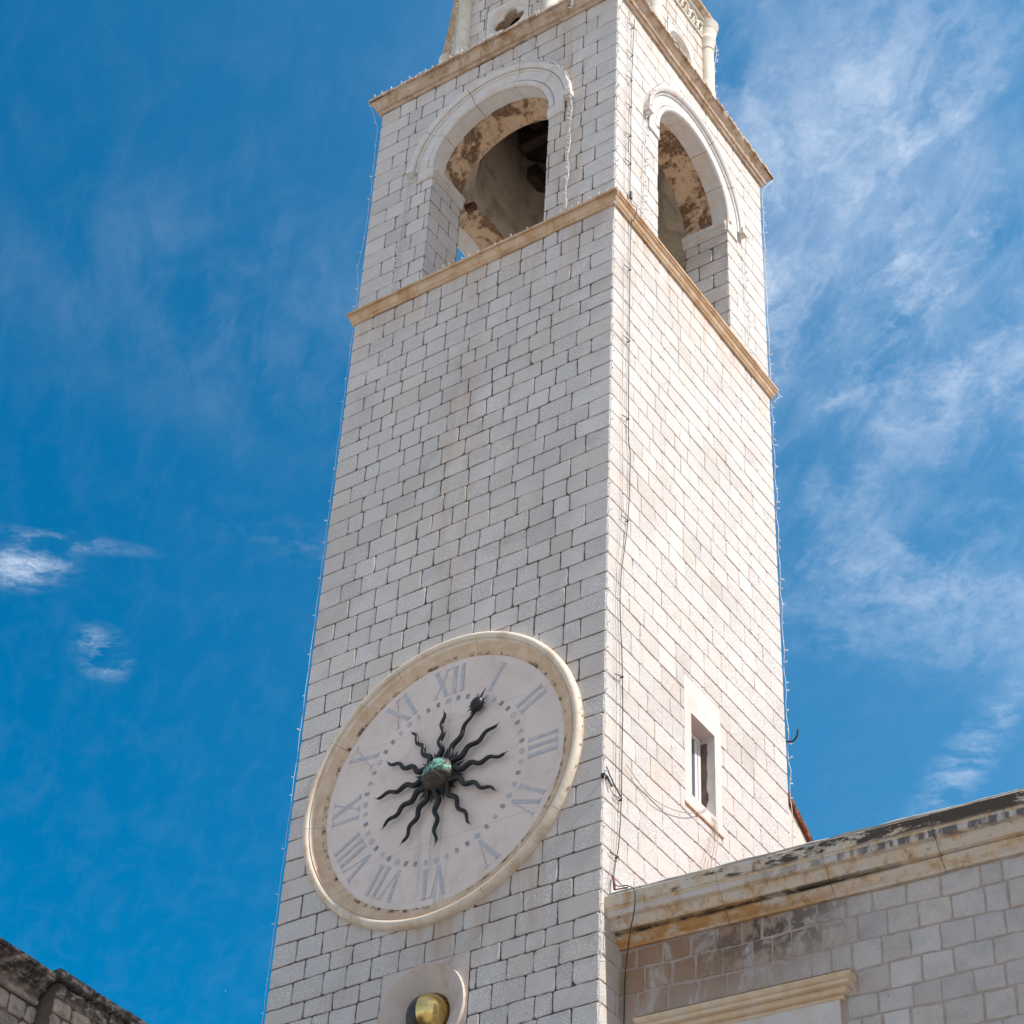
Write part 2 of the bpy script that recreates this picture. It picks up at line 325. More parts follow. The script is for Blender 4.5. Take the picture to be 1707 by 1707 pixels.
# ------------------------------------------------------------------ mesh helpers (tower coordinates: z = 0 at the string course)
class MB:
    def __init__(s): s.v = []; s.f = []; s.c = []; s.cc = (0.6, 0.1, 0, 1)
    def add(s, vs, fs, c=None):
        o = len(s.v); s.v += [tuple(p) for p in vs]; s.f += [tuple(i + o for i in q) for q in fs]
        s.c += [c or s.cc] * len(vs); return s
    def box(s, a, b, f=None):
        x0, y0, z0 = a; x1, y1, z1 = b
        vs = [(x0, y0, z0), (x1, y0, z0), (x1, y1, z0), (x0, y1, z0), (x0, y0, z1), (x1, y0, z1), (x1, y1, z1), (x0, y1, z1)]
        if f: vs = [f(*p) for p in vs]
        return s.add(vs, [(0, 3, 2, 1), (4, 5, 6, 7), (0, 1, 5, 4), (1, 2, 6, 5), (2, 3, 7, 6), (3, 0, 4, 7)])
    def grid(s, rows, closeu=False, closev=False, caps=False):
        n = len(rows); k = len(rows[0]); vs = [p for r_ in rows for p in r_]; fs = []
        for i in range(n if closev else n - 1):
            for j in range(k if closeu else k - 1):
                fs.append((i * k + j, i * k + (j + 1) % k, ((i + 1) % n) * k + (j + 1) % k, ((i + 1) % n) * k + j))
        if caps: fs += [tuple(range(k))[::-1], tuple((n - 1) * k + j for j in range(k))]
        return s.add(vs, fs)
    def tube(s, pts, r, n=6, caps=True):
        rows = []; N = len(pts); rr = r if isinstance(r, (list, tuple)) else [r] * N
        P = [Vector(p) for p in pts]
        for i in range(N):
            d = (P[min(i + 1, N - 1)] - P[max(i - 1, 0)]); d = d.normalized() if d.length > 1e-9 else Vector((0, 0, 1))
            if i == 0: a = d.cross(Vector((0, 0, 1)) if abs(d.z) < .9 else Vector((1, 0, 0))).normalized()
            else: a = (a - d * a.dot(d)).normalized()
            b = d.cross(a)
            rows.append([tuple(P[i] + (a * math.cos(q) + b * math.sin(q)) * rr[i]) for q in [2 * math.pi * k / n for k in range(n)]])
        return s.grid(rows, closeu=True, caps=caps)
    def lathe(s, prof, o, n=24, axis='z', caps=True):
        rows = []
        for r_, h in prof:
            row = []
            for k in range(n):
                q = 2 * math.pi * k / n; c0, s0 = r_ * math.cos(q), r_ * math.sin(q)
                row.append({'z': (o[0] + c0, o[1] + s0, o[2] + h), 'y': (o[0] + c0, o[1] + h, o[2] + s0), 'x': (o[0] + h, o[1] + c0, o[2] + s0)}[axis])
            rows.append(row)
        return s.grid(rows, closeu=True, caps=caps)

def obj(name, mb, m, parent=None, smooth=False, label=None, world=False, loc=None):
    me = bpy.data.meshes.new(name)
    off = Vector((0, 0, 0 if world else Z0))
    l = Vector(loc) + off if loc is not None else Vector((0, 0, 0))
    me.from_pydata([tuple(Vector(p) + off - l) for p in mb.v], [], mb.f); me.update()
    a = me.color_attributes.new('Col', 'FLOAT_COLOR', 'POINT'); a.data.foreach_set('color', [q for c_ in mb.c for q in c_])
    me.materials.append(M[m]) if isinstance(m, str) else me.materials.append(m)
    import bmesh
    bm = bmesh.new(); bm.from_mesh(me); bmesh.ops.recalc_face_normals(bm, faces=bm.faces); bm.to_mesh(me); bm.free()
    if smooth:
        me.polygons.foreach_set('use_smooth', [True] * len(me.polygons))
        if smooth != 1: me.set_sharp_from_angle(angle=R(smooth))
    o = bpy.data.objects.new(name, me); COL.objects.link(o)
    o.location = l
    if parent:
        o.parent = parent
        pw = Vector(parent.get('_w', (0, 0, 0)))
        o.location = l - pw
    o['_w'] = tuple(l)
    if label: o['label'] = label
    return o
def tag(o, label, cat, group=None):
    o['label'] = label; o['category'] = cat
    if group: o['group'] = group
    return o
def thing(name, loc, label, cat, group=None):
    o = bpy.data.objects.new(name, None); COL.objects.link(o); o.empty_display_size = .3
    o.location = loc; o['_w'] = tuple(loc); return tag(o, label, cat, group)

# --- masonry
def clip(poly, a, b, c_):
    out = []                                           # keep a*x + b*y <= c_
    for i in range(len(poly)):
        p, q = poly[i], poly[(i + 1) % len(poly)]; dp = a * p[0] + b * p[1] - c_; dq = a * q[0] + b * q[1] - c_
        if dp <= 0: out.append(p)
        if (dp < 0 < dq) or (dq < 0 < dp):
            k = dp / (dp - dq); out.append((p[0] + (q[0] - p[0]) * k, p[1] + (q[1] - p[1]) * k))
    return out
def area(p): return abs(sum(p[i][0] * p[(i + 1) % len(p)][1] - p[(i + 1) % len(p)][0] * p[i][1] for i in range(len(p)))) / 2
def block(mb, poly, f, rnd, gap, bev, proud, thick=.03, jit=.004, rough=0.0, step=.085, tint=None, cham=1.0):
    cx = sum(p[0] for p in poly) / len(poly); cy = sum(p[1] for p in poly) / len(poly); gap = gap * rnd.uniform(.7, 1.35)
    hw = max(abs(p[0] - cx) for p in poly) + 1e-6; hh = max(abs(p[1] - cy) for p in poly) + 1e-6
    if hw < .02 or hh < .02: return
    # inset by half the joint, subdivide the edges, chip the corners
    q = [(cx + (p[0] - cx) * (1 - gap / hw), cy + (p[1] - cy) * (1 - gap / hh)) for p in poly]
    out = []
    for i in range(len(q)):
        a, b = q[i], q[(i + 1) % len(q)]; L = math.hypot(b[0] - a[0], b[1] - a[1])
        if L < 1e-4: continue
        n = max(1, int(L / step)); ch = min(.25, cham * (bev * (1 + (2 if rnd.random() < .9 else 5) * rnd.random())) / L)
        ks = [ch] + [k / n for k in range(1, n)] + [1 - ch]
        for k in ks:
            j = jit * (1 if k in (ch, 1 - ch) else 1.0)
            out.append((a[0] + (b[0] - a[0]) * k + rnd.uniform(-j, j), a[1] + (b[1] - a[1]) * k + rnd.uniform(-j, j)))
    w = -proud + rnd.uniform(-.003, .003) - rough * rnd.random()
    tx, ty = rnd.uniform(-.006, .006), rnd.uniform(-.006, .006)
    def pl(x, y): return w + tx * (x - cx) + ty * (y - cy)
    inn = [(cx + (p[0] - cx) * (1 - bev / hw), cy + (p[1] - cy) * (1 - bev / hh)) for p in out]
    k = len(out)
    rows = [[f(p[0], p[1], thick) for p in out], [f(p[0], p[1], pl(*p) + bev * .8) for p in out], [f(p[0], p[1], pl(*p)) for p in inn]]
    if rough:
        in2 = [(cx + (p[0] - cx) * .55, cy + (p[1] - cy) * .55) for p in out]
        rows.append([f(p[0], p[1], pl(*p) - rough * (.3 + .7 * rnd.random())) for p in in2])
    tint = tint or (min(1, max(0, rnd.gauss(.60, .17))), max(0, rnd.gauss(.12, .22)) if rnd.random() < .8 else rnd.uniform(.3, .8), rnd.random(), 1)
    vs = [p for r_ in rows for p in r_]; fs = []
    for i in range(len(rows) - 1):
        for j in range(k): fs.append((i * k + j, i * k + (j + 1) % k, (i + 1) * k + (j + 1) % k, (i + 1) * k + j))
    fs.append(tuple((len(rows) - 1) * k + j for j in range(k)))
    mb.add(vs, fs, tint)
def masonry(mb, f, u0, u1, courses, wm, seed, holes=(), gap=.008, bev=.010, proud=.0, jit=.004, rough=0.0, wob=.006, quoin=None, cham=1.0):
    rnd = random.Random(seed); ph = rnd.uniform(0, 6)
    def line(v, u): return v + wob * math.sin(u * 2.1 + v * 5 + ph) + wob * .6 * math.sin(u * 5.3 + v * 9)
    for ci in range(len(courses) - 1):
        v0, v1 = courses[ci], courses[ci + 1]; cuts = [u0]
        q = quoin or wm * 1.5; u = u0 + (q if ci % 2 else q * .62) * rnd.uniform(.92, 1.1); cuts.append(u)
        end = u1 - (q * .62 if ci % 2 else q) * rnd.uniform(.92, 1.1)
        while u < end - wm * .65:
            u += wm * rnd.choice((.68, .88, .95, 1, 1, 1.08, 1.2)) * rnd.uniform(.93, 1.07); cuts.append(min(u, end))
        if end - cuts[-1] < wm * .5 and len(cuts) > 2: cuts[-1] = end
        elif cuts[-1] < end: cuts.append(end)
        cuts.append(u1)
        for i in range(len(cuts) - 1):
            a, b = cuts[i], cuts[i + 1]
            if b - a < .05: continue
            w0 = 0 if i == 0 else rnd.uniform(-.006, .006); w1 = 0 if i == len(cuts) - 2 else rnd.uniform(-.006, .006)
            polys = [[(a + w0, line(v0, a)), (b + w1, line(v0, b)), (b - w1 * .5, line(v1, b)), (a - w0 * .5, line(v1, a))]]
            for h in holes:
                new = []
                for p in polys:
                    if h[0] == 'circ':
                        _, hx, hy, hr = h[:4]; vmin = h[4] if len(h) > 4 else -1e9
                        cx = sum(q_[0] for q_ in p) / len(p); cy = sum(q_[1] for q_ in p) / len(p)
                        if cy < vmin: new.append(p); continue
                        d = math.hypot(cx - hx, cy - hy)
                        if d > hr + .8: new.append(p); continue
                        if d < 1e-3: continue
                        nx, ny = (cx - hx) / d, (cy - hy) / d
                        p2 = clip(p, -nx, -ny, -(nx * hx + ny * hy + hr))
                        if len(p2) > 2 and area(p2) > .012: new.append(p2)
                    else:
                        _, a0, b0, a1, b1 = h
                        if max(q_[1] for q_ in p) < b0 + .03 or min(q_[1] for q_ in p) > b1 - .03: new.append(p); continue
                        for p2 in (clip(p, 1, 0, a0), clip(p, -1, 0, -a1)):
                            if len(p2) > 2 and area(p2) > .004: new.append(p2)
                        if min(q_[1] for q_ in p) < b0 - .04:
                            p3 = clip(clip(clip(p, 0, 1, b0), -1, 0, -a0), 1, 0, a1)
                            if len(p3) > 2 and area(p3) > .004: new.append(p3)
                        if max(q_[1] for q_ in p) > b1 + .04:
                            p3 = clip(clip(clip(p, 0, -1, -b1), -1, 0, -a0), 1, 0, a1)
                            if len(p3) > 2 and area(p3) > .004: new.append(p3)
                polys = new
            for p in polys: block(mb, p, f, rnd, gap, bev, proud, jit=jit * rnd.uniform(.7, 1.7), rough=rough, cham=cham)
def side(k):
    """(along the wall from its left, up, inwards) -> tower coordinates, for the four faces"""
    return [lambda u, v, w: (u - 5, w, v), lambda u, v, w: (-w, u, v), lambda u, v, w: (-u, 5 - w, v), lambda u, v, w: (-5 + w, 5 - u, v)][k]
def ringprof(mb, prof, half=2.5, c=(-2.5, 2.5), seglen=1.5, seed=1, gap=.006, chip=.004, n=4, sub=.22):
    """moulding run round the square tower as separate dressed lengths"""
    rnd = random.Random(seed)
    for k in range(4):
        a = k * math.pi / 2; ca, sa = math.cos(a), math.sin(a)
        L = 2 * half; cuts = [0]; u = 0
        while u < L - seglen * 1.4: u += seglen * rnd.uniform(.75, 1.25); cuts.append(u)
        cuts.append(L)
        for i in range(len(cuts) - 1):
            e0, e1 = cuts[i] + (gap / 2 if i else 0), cuts[i + 1] - (gap / 2 if i < len(cuts) - 2 else 0)
            m_ = max(2, int((e1 - e0) / sub)); rows = []
            for j in range(m_ + 1):
                uu = e0 + (e1 - e0) * j / m_; row = []
                first = (i == 0 and j == 0); last = (i == len(cuts) - 2 and j == m_)
                for o_, z_ in prof:
                    x = uu - half + (-o_ if first else (o_ if last else 0)); y = -half - o_
                    if not (first or last): y += rnd.uniform(-chip, chip); 
                    zz = z_ + (0 if (first or last) else rnd.uniform(-chip, chip) * .6)
                    row.append((c[0] + x * ca - y * sa, c[1] + x * sa + y * ca, zz))
                rows.append(row)
            mb.grid(rows, closeu=True, caps=True)

# ================================================================== THE SETTING
g = MB(); g.add([(-600, -600, 0), (600, -600, 0), (600, 600, 0), (-600, 600, 0)], [(0, 1, 2, 3)])
gr = obj('ground', g, 'paving', world=True); gr['kind'] = 'structure'

# ================================================================== BELL TOWER
T = thing('bell_tower', (-2.5, 2.5, 0), 'tall square pale limestone bell tower with an open arched belfry and octagonal top', 'tower')
rc = random.Random(3)
def fill(a, b, n):
    hs_ = [rc.uniform(.9, 1.1) for _ in range(n)]; s_ = sum(hs_); out = [a]; u = a
    for h in hs_[:-1]: u += (b - a) * h / s_; out.append(u)
    return out
down = [-4.685, -5.011, -5.351, -5.677, -6.006, -6.356, -6.675, -6.997, -7.332]
low = [-11.563, -11.896, -12.178, -12.492, -12.745, -13.037, -13.363, -13.653]
cs = fill(0, -4.685, 15) + down[:-1] + fill(-7.332, -11.563, 13) + low[:-1] + fill(-13.653, -27.4, 42) + [-27.4]
courses_low = sorted(cs)
shaft = MB(); core = MB()
CLK = (2.53, -9.79)
holesF = [('circ', CLK[0], CLK[1], 2.08), ('rect', 1.84, -13.80, 3.16, -12.485)]
holesR = [('rect', 2.02, -9.80, 2.98, -7.72)]
for k in range(4):
    masonry(shaft, side(k), .004, 4.996, courses_low, .405, 10 + k, holes=(holesF, holesR, (), ())[k], gap=.0072 if k != 1 else .0050)
core.box((-4.985, .352, -27.4), (-.352, 4.985, -.02))
for (x0, x1, z0, z1) in ((-4.985, -3.135, -27.4, -.02), (-1.865, -.352, -27.4, -.02), (-3.135, -1.865, -27.4, -13.78), (-3.135, -1.865, -12.51, -.02)):
    core.box((x0, .015, z0), (x1, .351, z1))
# the right-hand slab of the core carries the window recess
for y0, y1, z0, z1 in ((.015, 2.165, -27.4, -.02), (2.835, 4.985, -27.4, -.02), (2.165, 2.835, -27.4, -9.63), (2.165, 2.835, -8.25, -.02)):
    core.box((-.351, y0, z0), (-.015, y1, z1))
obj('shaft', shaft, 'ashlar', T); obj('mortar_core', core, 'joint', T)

# string course and upper cornice
m_ = MB(); ringprof(m_, [(0, -.005), (.03, -.005), (.04, .005), (.042, .024), (.028, .030), (.034, .044), (.052, .060), (.080, .145), (.096, .150), (.098, .166), (.060, .172), (.060, .190), (.112, .200), (.120, .236), (.105, .245), (0, .262)], seed=4, chip=.0025)
obj('string_course', m_, 'trim', T)
m_ = MB(); ringprof(m_, [(0, 5.455), (.03, 5.455), (.050, 5.47), (.05, 5.50), (.035, 5.505), (.037, 5.52), (.085, 5.535), (.092, 5.57), (.080, 5.578), (.085, 5.60), (.115, 5.665), (.150, 5.70), (.135, 5.706), (.165, 5.712), (.165, 5.73), (0, 5.75)], seed=9, chip=.005, seglen=1.2)
obj('cornice', m_, 'cornice', T)
m_ = MB(); rn = random.Random(5)                        # broken drip tiles along the top of the cornice
for k in range(4):
    f = side(k); u = -.18
    while u < 5.17:
        w_ = rn.uniform(.08, .19); o_ = .195 + rn.uniform(-.022, .018); h_ = rn.uniform(.035, .052)
        m_.box((u, 5.748, -o_), (min(u + w_ - .012, 5.19), 5.748 + h_, .12), lambda a, b, c_: f(a, b, c_)); u += w_
obj('drip_tile_edge', m_, 'cornice', T)
m_ = MB(); ringprof(m_, [(-.5, 5.803), (.12, 5.804), (.150, 5.806), (.175, 5.815), (.165, 5.835), (-.5, 5.86)], seed=11, chip=.006, seglen=.8)
obj('cornice_slab', m_, 'drumstone', T)

# belfry storey
TH = .85; SP = 3.2; RI = 1.175; U0, U1 = 2.5 - RI, 2.5 + RI; FL = .27; CE = 5.46; IMP0, IMP1 = 2.93, 3.17
courses_b = [FL + (CE - FL) * i / 15 for i in range(16)]
bel = MB(); bcore = MB(); soff = MB(); inner = MB()
NA = 36
for k in range(4):
    f = side(k)
    masonry(bel, f, .004, 4.996, courses_b, .43, 30 + k, gap=.0072 if k != 1 else .0050,
            holes=[('circ', 2.5, SP, 1.52, SP - .12), ('rect', U0 + .004, 0, U1 - .004, IMP1), ('rect', U0 - .33, IMP0, U1 + .33, IMP1 + .05)])
    arc = [(2.5 - RI * math.cos(math.pi * i / NA), SP + RI * math.sin(math.pi * i / NA)) for i in range(NA + 1)]
    def face(mb, w, ua=0.0, ub=5.0, c=None):
        mb.add([f(ua, FL - .05, w), f(U0, FL - .05, w), f(U0, SP, w), f(ua, SP, w)], [(0, 1, 2, 3)])
        mb.add([f(U1, FL - .05, w), f(ub, FL - .05, w), f(ub, SP, w), f(U1, SP, w)], [(0, 1, 2, 3)])
        lo = [f(ua, SP, w)] + [f(p[0], p[1], w) for p in arc] + [f(ub, SP, w)]
        hi = [f(ua, CE + .02, w)] + [f(p[0], CE + .02, w) for p in arc] + [f(ub, CE + .02, w)]
        mb.grid([lo, hi])
    face(bcore, .015, .015, 4.985)
    face(inner, TH, TH, 5 - TH)
    # soffit: outer dressed ring, then rough plaster barrel
    def barrel(mb, w0, w1, r0, n=1):
        rows = [[f(2.5 - (r0) * math.cos(math.pi * i / NA), SP + (r0) * math.sin(math.pi * i / NA), w0 + (w1 - w0) * j / n) for i in range(NA + 1)] for j in range(n + 1)]
        mb.grid(rows)
    barrel(soff, .30, TH, RI + .012, 3)
    soff.add([f(U0, SP, .0), f(U0, SP, TH), f(U0 - .012, IMP1, TH), f(U0 - .012, IMP1, 0)], [(0, 1, 2, 3)])
    soff.add([f(U1, SP, .0), f(U1, SP, TH), f(U1 + .012, IMP1, TH), f(U1 + .012, IMP1, 0)], [(0, 1, 2, 3)])
    # jambs in coursed ashlar
    for un, sgn in ((U0, 1), (U1, -1)):
        g_ = (lambda un, sgn: (lambda a, b, c_: f(un - sgn * c_, b, a)))(un, sgn)
        jb = MB(); cj = [q for q in courses_b if q < IMP0] + [IMP0]
        rj = random.Random(60 + k)
        for ci in range(len(cj) - 1):
            mid = .42 + (.16 if ci % 2 else -.12)
            for a, b in ((.006, mid), (mid, TH - .004)):
                block(bel, [(a, cj[ci]), (b, cj[ci]), (b, cj[ci + 1]), (a, cj[ci + 1])], g_, rj, .0085, .012, 0.0)
        bcore.add([g_(.015, FL - .05, .015), g_(TH, FL - .05, .015), g_(TH, IMP1, .015), g_(.015, IMP1, .015)], [(0, 1, 2, 3)])
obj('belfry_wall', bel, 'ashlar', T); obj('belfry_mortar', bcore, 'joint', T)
so_ = obj('arch_soffit', soff, 'plaster', T)
inner.box((-4.98, .02, .02), (-.02, 4.98, .16))            # belfry floor
# flat squinches carrying the octagon, and its inside lining
hi_ = 1.64; hv = hi_ * math.tan(math.pi / 8)
for sx in (-1, 1):
    for sy in (-1, 1):
        rows = []
        for i in range(9):
            z_ = 3.75 + i * .16; q = (hi_ - hv) * math.sin(i / 8 * math.pi / 2)
            rows.append([(-2.5 + sx * (hi_ + .004 - q * (1 - k / 6)), 2.5 + sy * (hi_ + .004 - q * k / 6), z_ + .10 * math.sin(k / 6 * math.pi) * (i / 8)) for k in range(7)])
        inner.grid(rows)
lin = []
for z_ in (5.0, 5.6, 6.4, 7.2, 8.1): lin.append([(-2.5 + hi_ / math.cos(math.pi / 8) * math.cos(math.pi / 8 + i * math.pi / 4), 2.5 + hi_ / math.cos(math.pi / 8) * math.sin(math.pi / 8 + i * math.pi / 4), z_) for i in range(8)])
inner.grid(lin, closeu=True)
obj('belfry_inner_wall', inner, 'inner', T)
m_ = MB(); m_.lathe([(1.74, 8.0), (1.74, 8.1)], (-2.5, 2.5, 0), 8)
for i in range(6): m_.box((-3.6, 1.0 + i * .5, 7.86), (-1.4, 1.2 + i * .5, 7.999))
obj('timber_ceiling', m_, 'wood', T)
m_ = MB()
for (a, b) in (((-3.75, 2.55, 6.45), (-1.0, 2.75, 6.7)), ((-3.75, 3.6, 6.45), (-1.2, 3.8, 6.7)), ((-3.45, 2.4, 6.72), (-3.2, 3.95, 6.95)), ((-2.2, 2.4, 6.72), (-2.0, 4.0, 6.95)), ((-3.35, 2.76, 6.2), (-3.15, 3.59, 6.44)), ((-4.05, 2.95, 6.96), (-1.2, 4.05, 7.8)), ((-3.9, 3.05, 6.1), (-3.7, 3.9, 6.44)), ((-3.0, 3.05, 6.1), (-2.8, 3.95, 6.44))): m_.box(a, b)
obj('bell_frame', m_, 'wood', T)
m_ = MB(); m_.lathe([(.01, .62), (.12, .60), (.20, .52), (.22, .30), (.27, .12), (.36, -.02), (.38, -.08), (.34, -.08), (.24, .10), (.02, .30)], (-2.6, 3.35, 5.45), 28)
bl = obj('bell', m_, 'bronze', T, smooth=40); m_ = MB(); m_.box((-2.68, 2.95, 6.07), (-2.52, 3.75, 6.2)); obj('yoke', m_, 'wood', bl)
m_ = MB(); m_.tube([(-4.14, 1.62, 3.98), (-3.98, 1.62, 3.96)], .085, 16); obj('beam_end', m_, 'rust', T, smooth=40)

# archivolts with imposts and hood mould
AP = [(1.187, -.30), (1.180, -.04), (1.176, .0), (1.182, .022), (1.205, .042), (1.235, .048), (1.262, .040), (1.282, .020), (1.284, -.012), (1.298, -.012), (1.300, .020), (1.485, .022), (1.488, .045), (1.512, .058), (1.517, .030), (1.532, .030), (1.537, .078), (1.565, .100), (1.610, .112), (1.640, .108), (1.652, .085), (1.655, -.03)]
def arch_part(k):
    f = side(k); mb = MB(); rk = random.Random(k)
    cuts = [0, .19, .40, .62, .80, 1.0]; n = 13
    for i in range(len(cuts) - 1):
        t0 = cuts[i] + (.0012 if i else 0); t1 = cuts[i + 1] - (.0012 if i < 4 else 0); rows = []
        for j in range(n + 1):
            th = math.pi * (t0 + (t1 - t0) * j / n)
            rows.append([f(2.5 - r_ * math.cos(th), SP + r_ * math.sin(th) + (.0), -o_) for r_, o_ in AP])
        mb.grid(rows, caps=False)
        for row in (rows[0], rows[-1]): mb.add(row, [tuple(range(len(row)))])
    a_ = obj('archivolt', mb, 'arch', T, smooth=35)
    for sg, un in ((1, U0), (-1, U1)):
        imp = MB()
        # block below the springing: fascia return and small bottom lip, running back along the jamb
        for (p0, p1, z0, z1, o_) in ((-.012, .315, IMP0 + .035, SP + .0, .019), (-.02, .322, IMP0 + .018, IMP0 + .035, .028), (-.006, .312, IMP0, IMP0 + .018, .012)):
            ua, ub = un + sg * -p0, un - sg * p1
            imp.box((min(ua, ub), z0, -o_), (max(ua, ub), z1, .02), f)
        for (o_, z0, z1) in ((.012, IMP0, IMP0 + .05), (.03, IMP0 + .05, IMP0 + .075), (.022, IMP0 + .075, IMP0 + .15), (.045, IMP0 + .15, IMP0 + .185), (.058, IMP0 + .185, IMP1 + .02)):
            ua, ub = un + sg * o_, un - sg * .02
            imp.box((min(ua, ub), z0 + .001, .022), (max(ua, ub), z1, TH + .03), f)
        ua, ub = un - sg * .345, un - sg * .495          # label stop at the foot of the hood mould
        imp.box((min(ua, ub), SP - .02, -.128), (max(ua, ub), SP + .11, .02), f)
        imp.box((min(ua, ub) + .03, SP - .055, -.09), (max(ua, ub) - .03, SP - .021, .02), f)
        obj('impost', imp, 'arch', T)
for k in range(4): arch_part(k)

# octagonal drum
AP8 = 2.28; CX, CY = -2.5, 2.5; D0, D1 = 5.84, 8.15
drum = MB(); dcore = MB(); hw8 = AP8 * math.tan(math.pi / 8)
def oct_side(i, ap=AP8):
    a = -math.pi / 2 + i * math.pi / 4; ca, sa = math.cos(a), math.sin(a)
    return lambda u, v, w: (CX + (ap - w) * ca - u * sa, CY + (ap - w) * sa + u * ca, v)
cd = [D0 + (D1 - D0) * i / 7 for i in range(8)]
for i in range(8):
    f = oct_side(i); holes = [('rect', -.46, 6.36, .46, 7.32)] if i % 2 == 0 else []
    masonry(drum, f, -hw8 + .1, hw8 - .1, cd, .42, 80 + i, holes=holes, quoin=.32)
    if i % 2 == 0:
        for (a, b, c_, d) in ((-hw8, -.46, D0, D1), (.46, hw8, D0, D1), (-.46, .46, D0, 6.36), (-.46, .46, 7.32, D1)):
            dcore.box((a, c_, .015), (b, d, .3), f)
    else: dcore.box((-hw8, D0, .015), (hw8, D1, .3), f)
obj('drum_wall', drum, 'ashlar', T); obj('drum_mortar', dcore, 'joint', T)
def quatre(th, d=.19, rho=.145):
    ph = (th + math.pi / 4) % (math.pi / 2) - math.pi / 4
    return d * math.cos(ph) + math.sqrt(max(0, rho * rho - d * d * math.sin(ph) ** 2))
for i in range(0, 8, 2):
    f = oct_side(i); mb = MB(); n = 144; c0 = 6.84
    def ringat(fn, w): return [f(fn(2 * math.pi * j / n) * math.cos(2 * math.pi * j / n), c0 + fn(2 * math.pi * j / n) * math.sin(2 * math.pi * j / n), w) for j in range(n)]
    def sq(th): return min(.455 / max(1e-6, abs(math.cos(th))), .475 / max(1e-6, abs(math.sin(th))))
    rows = [ringat(quatre, .30), ringat(quatre, .11), ringat(lambda th: quatre(th) + .02, .075), ringat(lambda th: .335, .07), ringat(lambda th: .345, .05), ringat(lambda th: .37, .02), ringat(lambda th: .40, -.015), ringat(lambda th: .42, -.012), ringat(lambda th: .435, .0), ringat(lambda th: max(.437, sq(th)) if sq(th) > .437 else .437, -.002), ringat(lambda th: max(.438, sq(th)), .03)]
    mb.grid(rows[1:], closeu=True); qp = obj('quatrefoil_panel', mb, 'arch', T, smooth=22)
    mb = MB(); mb.grid([rows[0], ringat(lambda th: quatre(th) + .001, .105)], closeu=True); obj('quatrefoil_opening', mb, 'cornice', qp, smooth=22)
for i in range(8):
    a = -math.pi / 2 + math.pi / 8 + i * math.pi / 4; rr = AP8 / math.cos(math.pi / 8) + .02
    o = (CX + rr * math.cos(a), CY + rr * math.sin(a), 0)
    mb = MB(); mb.lathe([(.15, 5.85), (.15, 5.93), (.14, 5.96), (.136, 6.9), (.1355, 6.905), (.1355, 6.91), (.136, 6.915), (.132, 7.86)], o, 28)
    cl = obj('colonnette', mb, 'drumstone', T, smooth=35)
    mb = MB(); mb.lathe([(.132, 7.861), (.148, 7.87), (.152, 7.90), (.136, 7.92), (.138, 7.96), (.155, 8.06), (.175, 8.12), (.180, 8.15), (.168, 8.17), (.172, 8.26), (.190, 8.40)], o, 28)
    obj('capital', mb, 'drumstone', cl, smooth=35)
# frieze of little interlaced arches, cornice
fr = MB(); co8 = MB(); dk = MB()
for i in range(8):
    f = oct_side(i); L = hw8 - .08
    fr.box((-L, 8.152, .06), (L, 8.62, .3), f)
    fr.box((-L, 8.12, -.035), (L, 8.165, .055), f)
    fr.box((-L, 8.56, -.10), (L, 8.62, .055), f)
    n = 6; s_ = 2 * L / n
    for j in range(n):
        c_ = -L + s_ * (j + .5)
        pts = [f(c_ - s_ * .43 * math.cos(math.pi * q / 8), 8.33 + s_ * .55 * math.sin(math.pi * q / 8), -.03) for q in range(9)]
        fr.tube(pts, .032, 6); fr.tube([f(c_ - s_ * .5, 8.17, -.03), f(c_ - s_ * .5, 8.40, -.03)], .035, 6)
        fr.tube([f(c_ - s_ * .1, 8.2, -.02), f(c_, 8.36, -.05), f(c_ + s_ * .1, 8.2, -.02)], .028, 6)
    fr.tube([f(L - .02, 8.17, -.03), f(L - .02, 8.40, -.03)], .035, 6)
def octring(mb, prof):
    rows = []
    for o_, z_ in prof:
        rr = (AP8 + o_) / math.cos(math.pi / 8)
        rows.append([(CX + rr * math.cos(-math.pi / 2 + math.pi / 8 + i * math.pi / 4), CY + rr * math.sin(-math.pi / 2 + math.pi / 8 + i * math.pi / 4), z_) for i in range(8)])
    mb.grid(rows, closeu=True, caps=True)
octring(co8, [(-.5, 8.622), (.12, 8.624), (.14, 8.66), (.19, 8.69), (.20, 8.74), (-.3, 8.78)])
obj('frieze', fr, 'drumstone', T); obj('drum_cornice', co8, 'cornice', T)
for i in range(8):                                     # rounded ends of the cornice over the colonnettes
    a = -math.pi / 2 + math.pi / 8 + i * math.pi / 4; rr = AP8 / math.cos(math.pi / 8) + .02
    mb = MB(); mb.lathe([(.190, 8.401), (.21, 8.45), (.19, 8.47), (.215, 8.55), (.235, 8.60), (.24, 8.62)], (CX + rr * math.cos(a), CY + rr * math.sin(a), 0), 28); obj('cornice_knob', mb, 'drumstone', T, smooth=40)
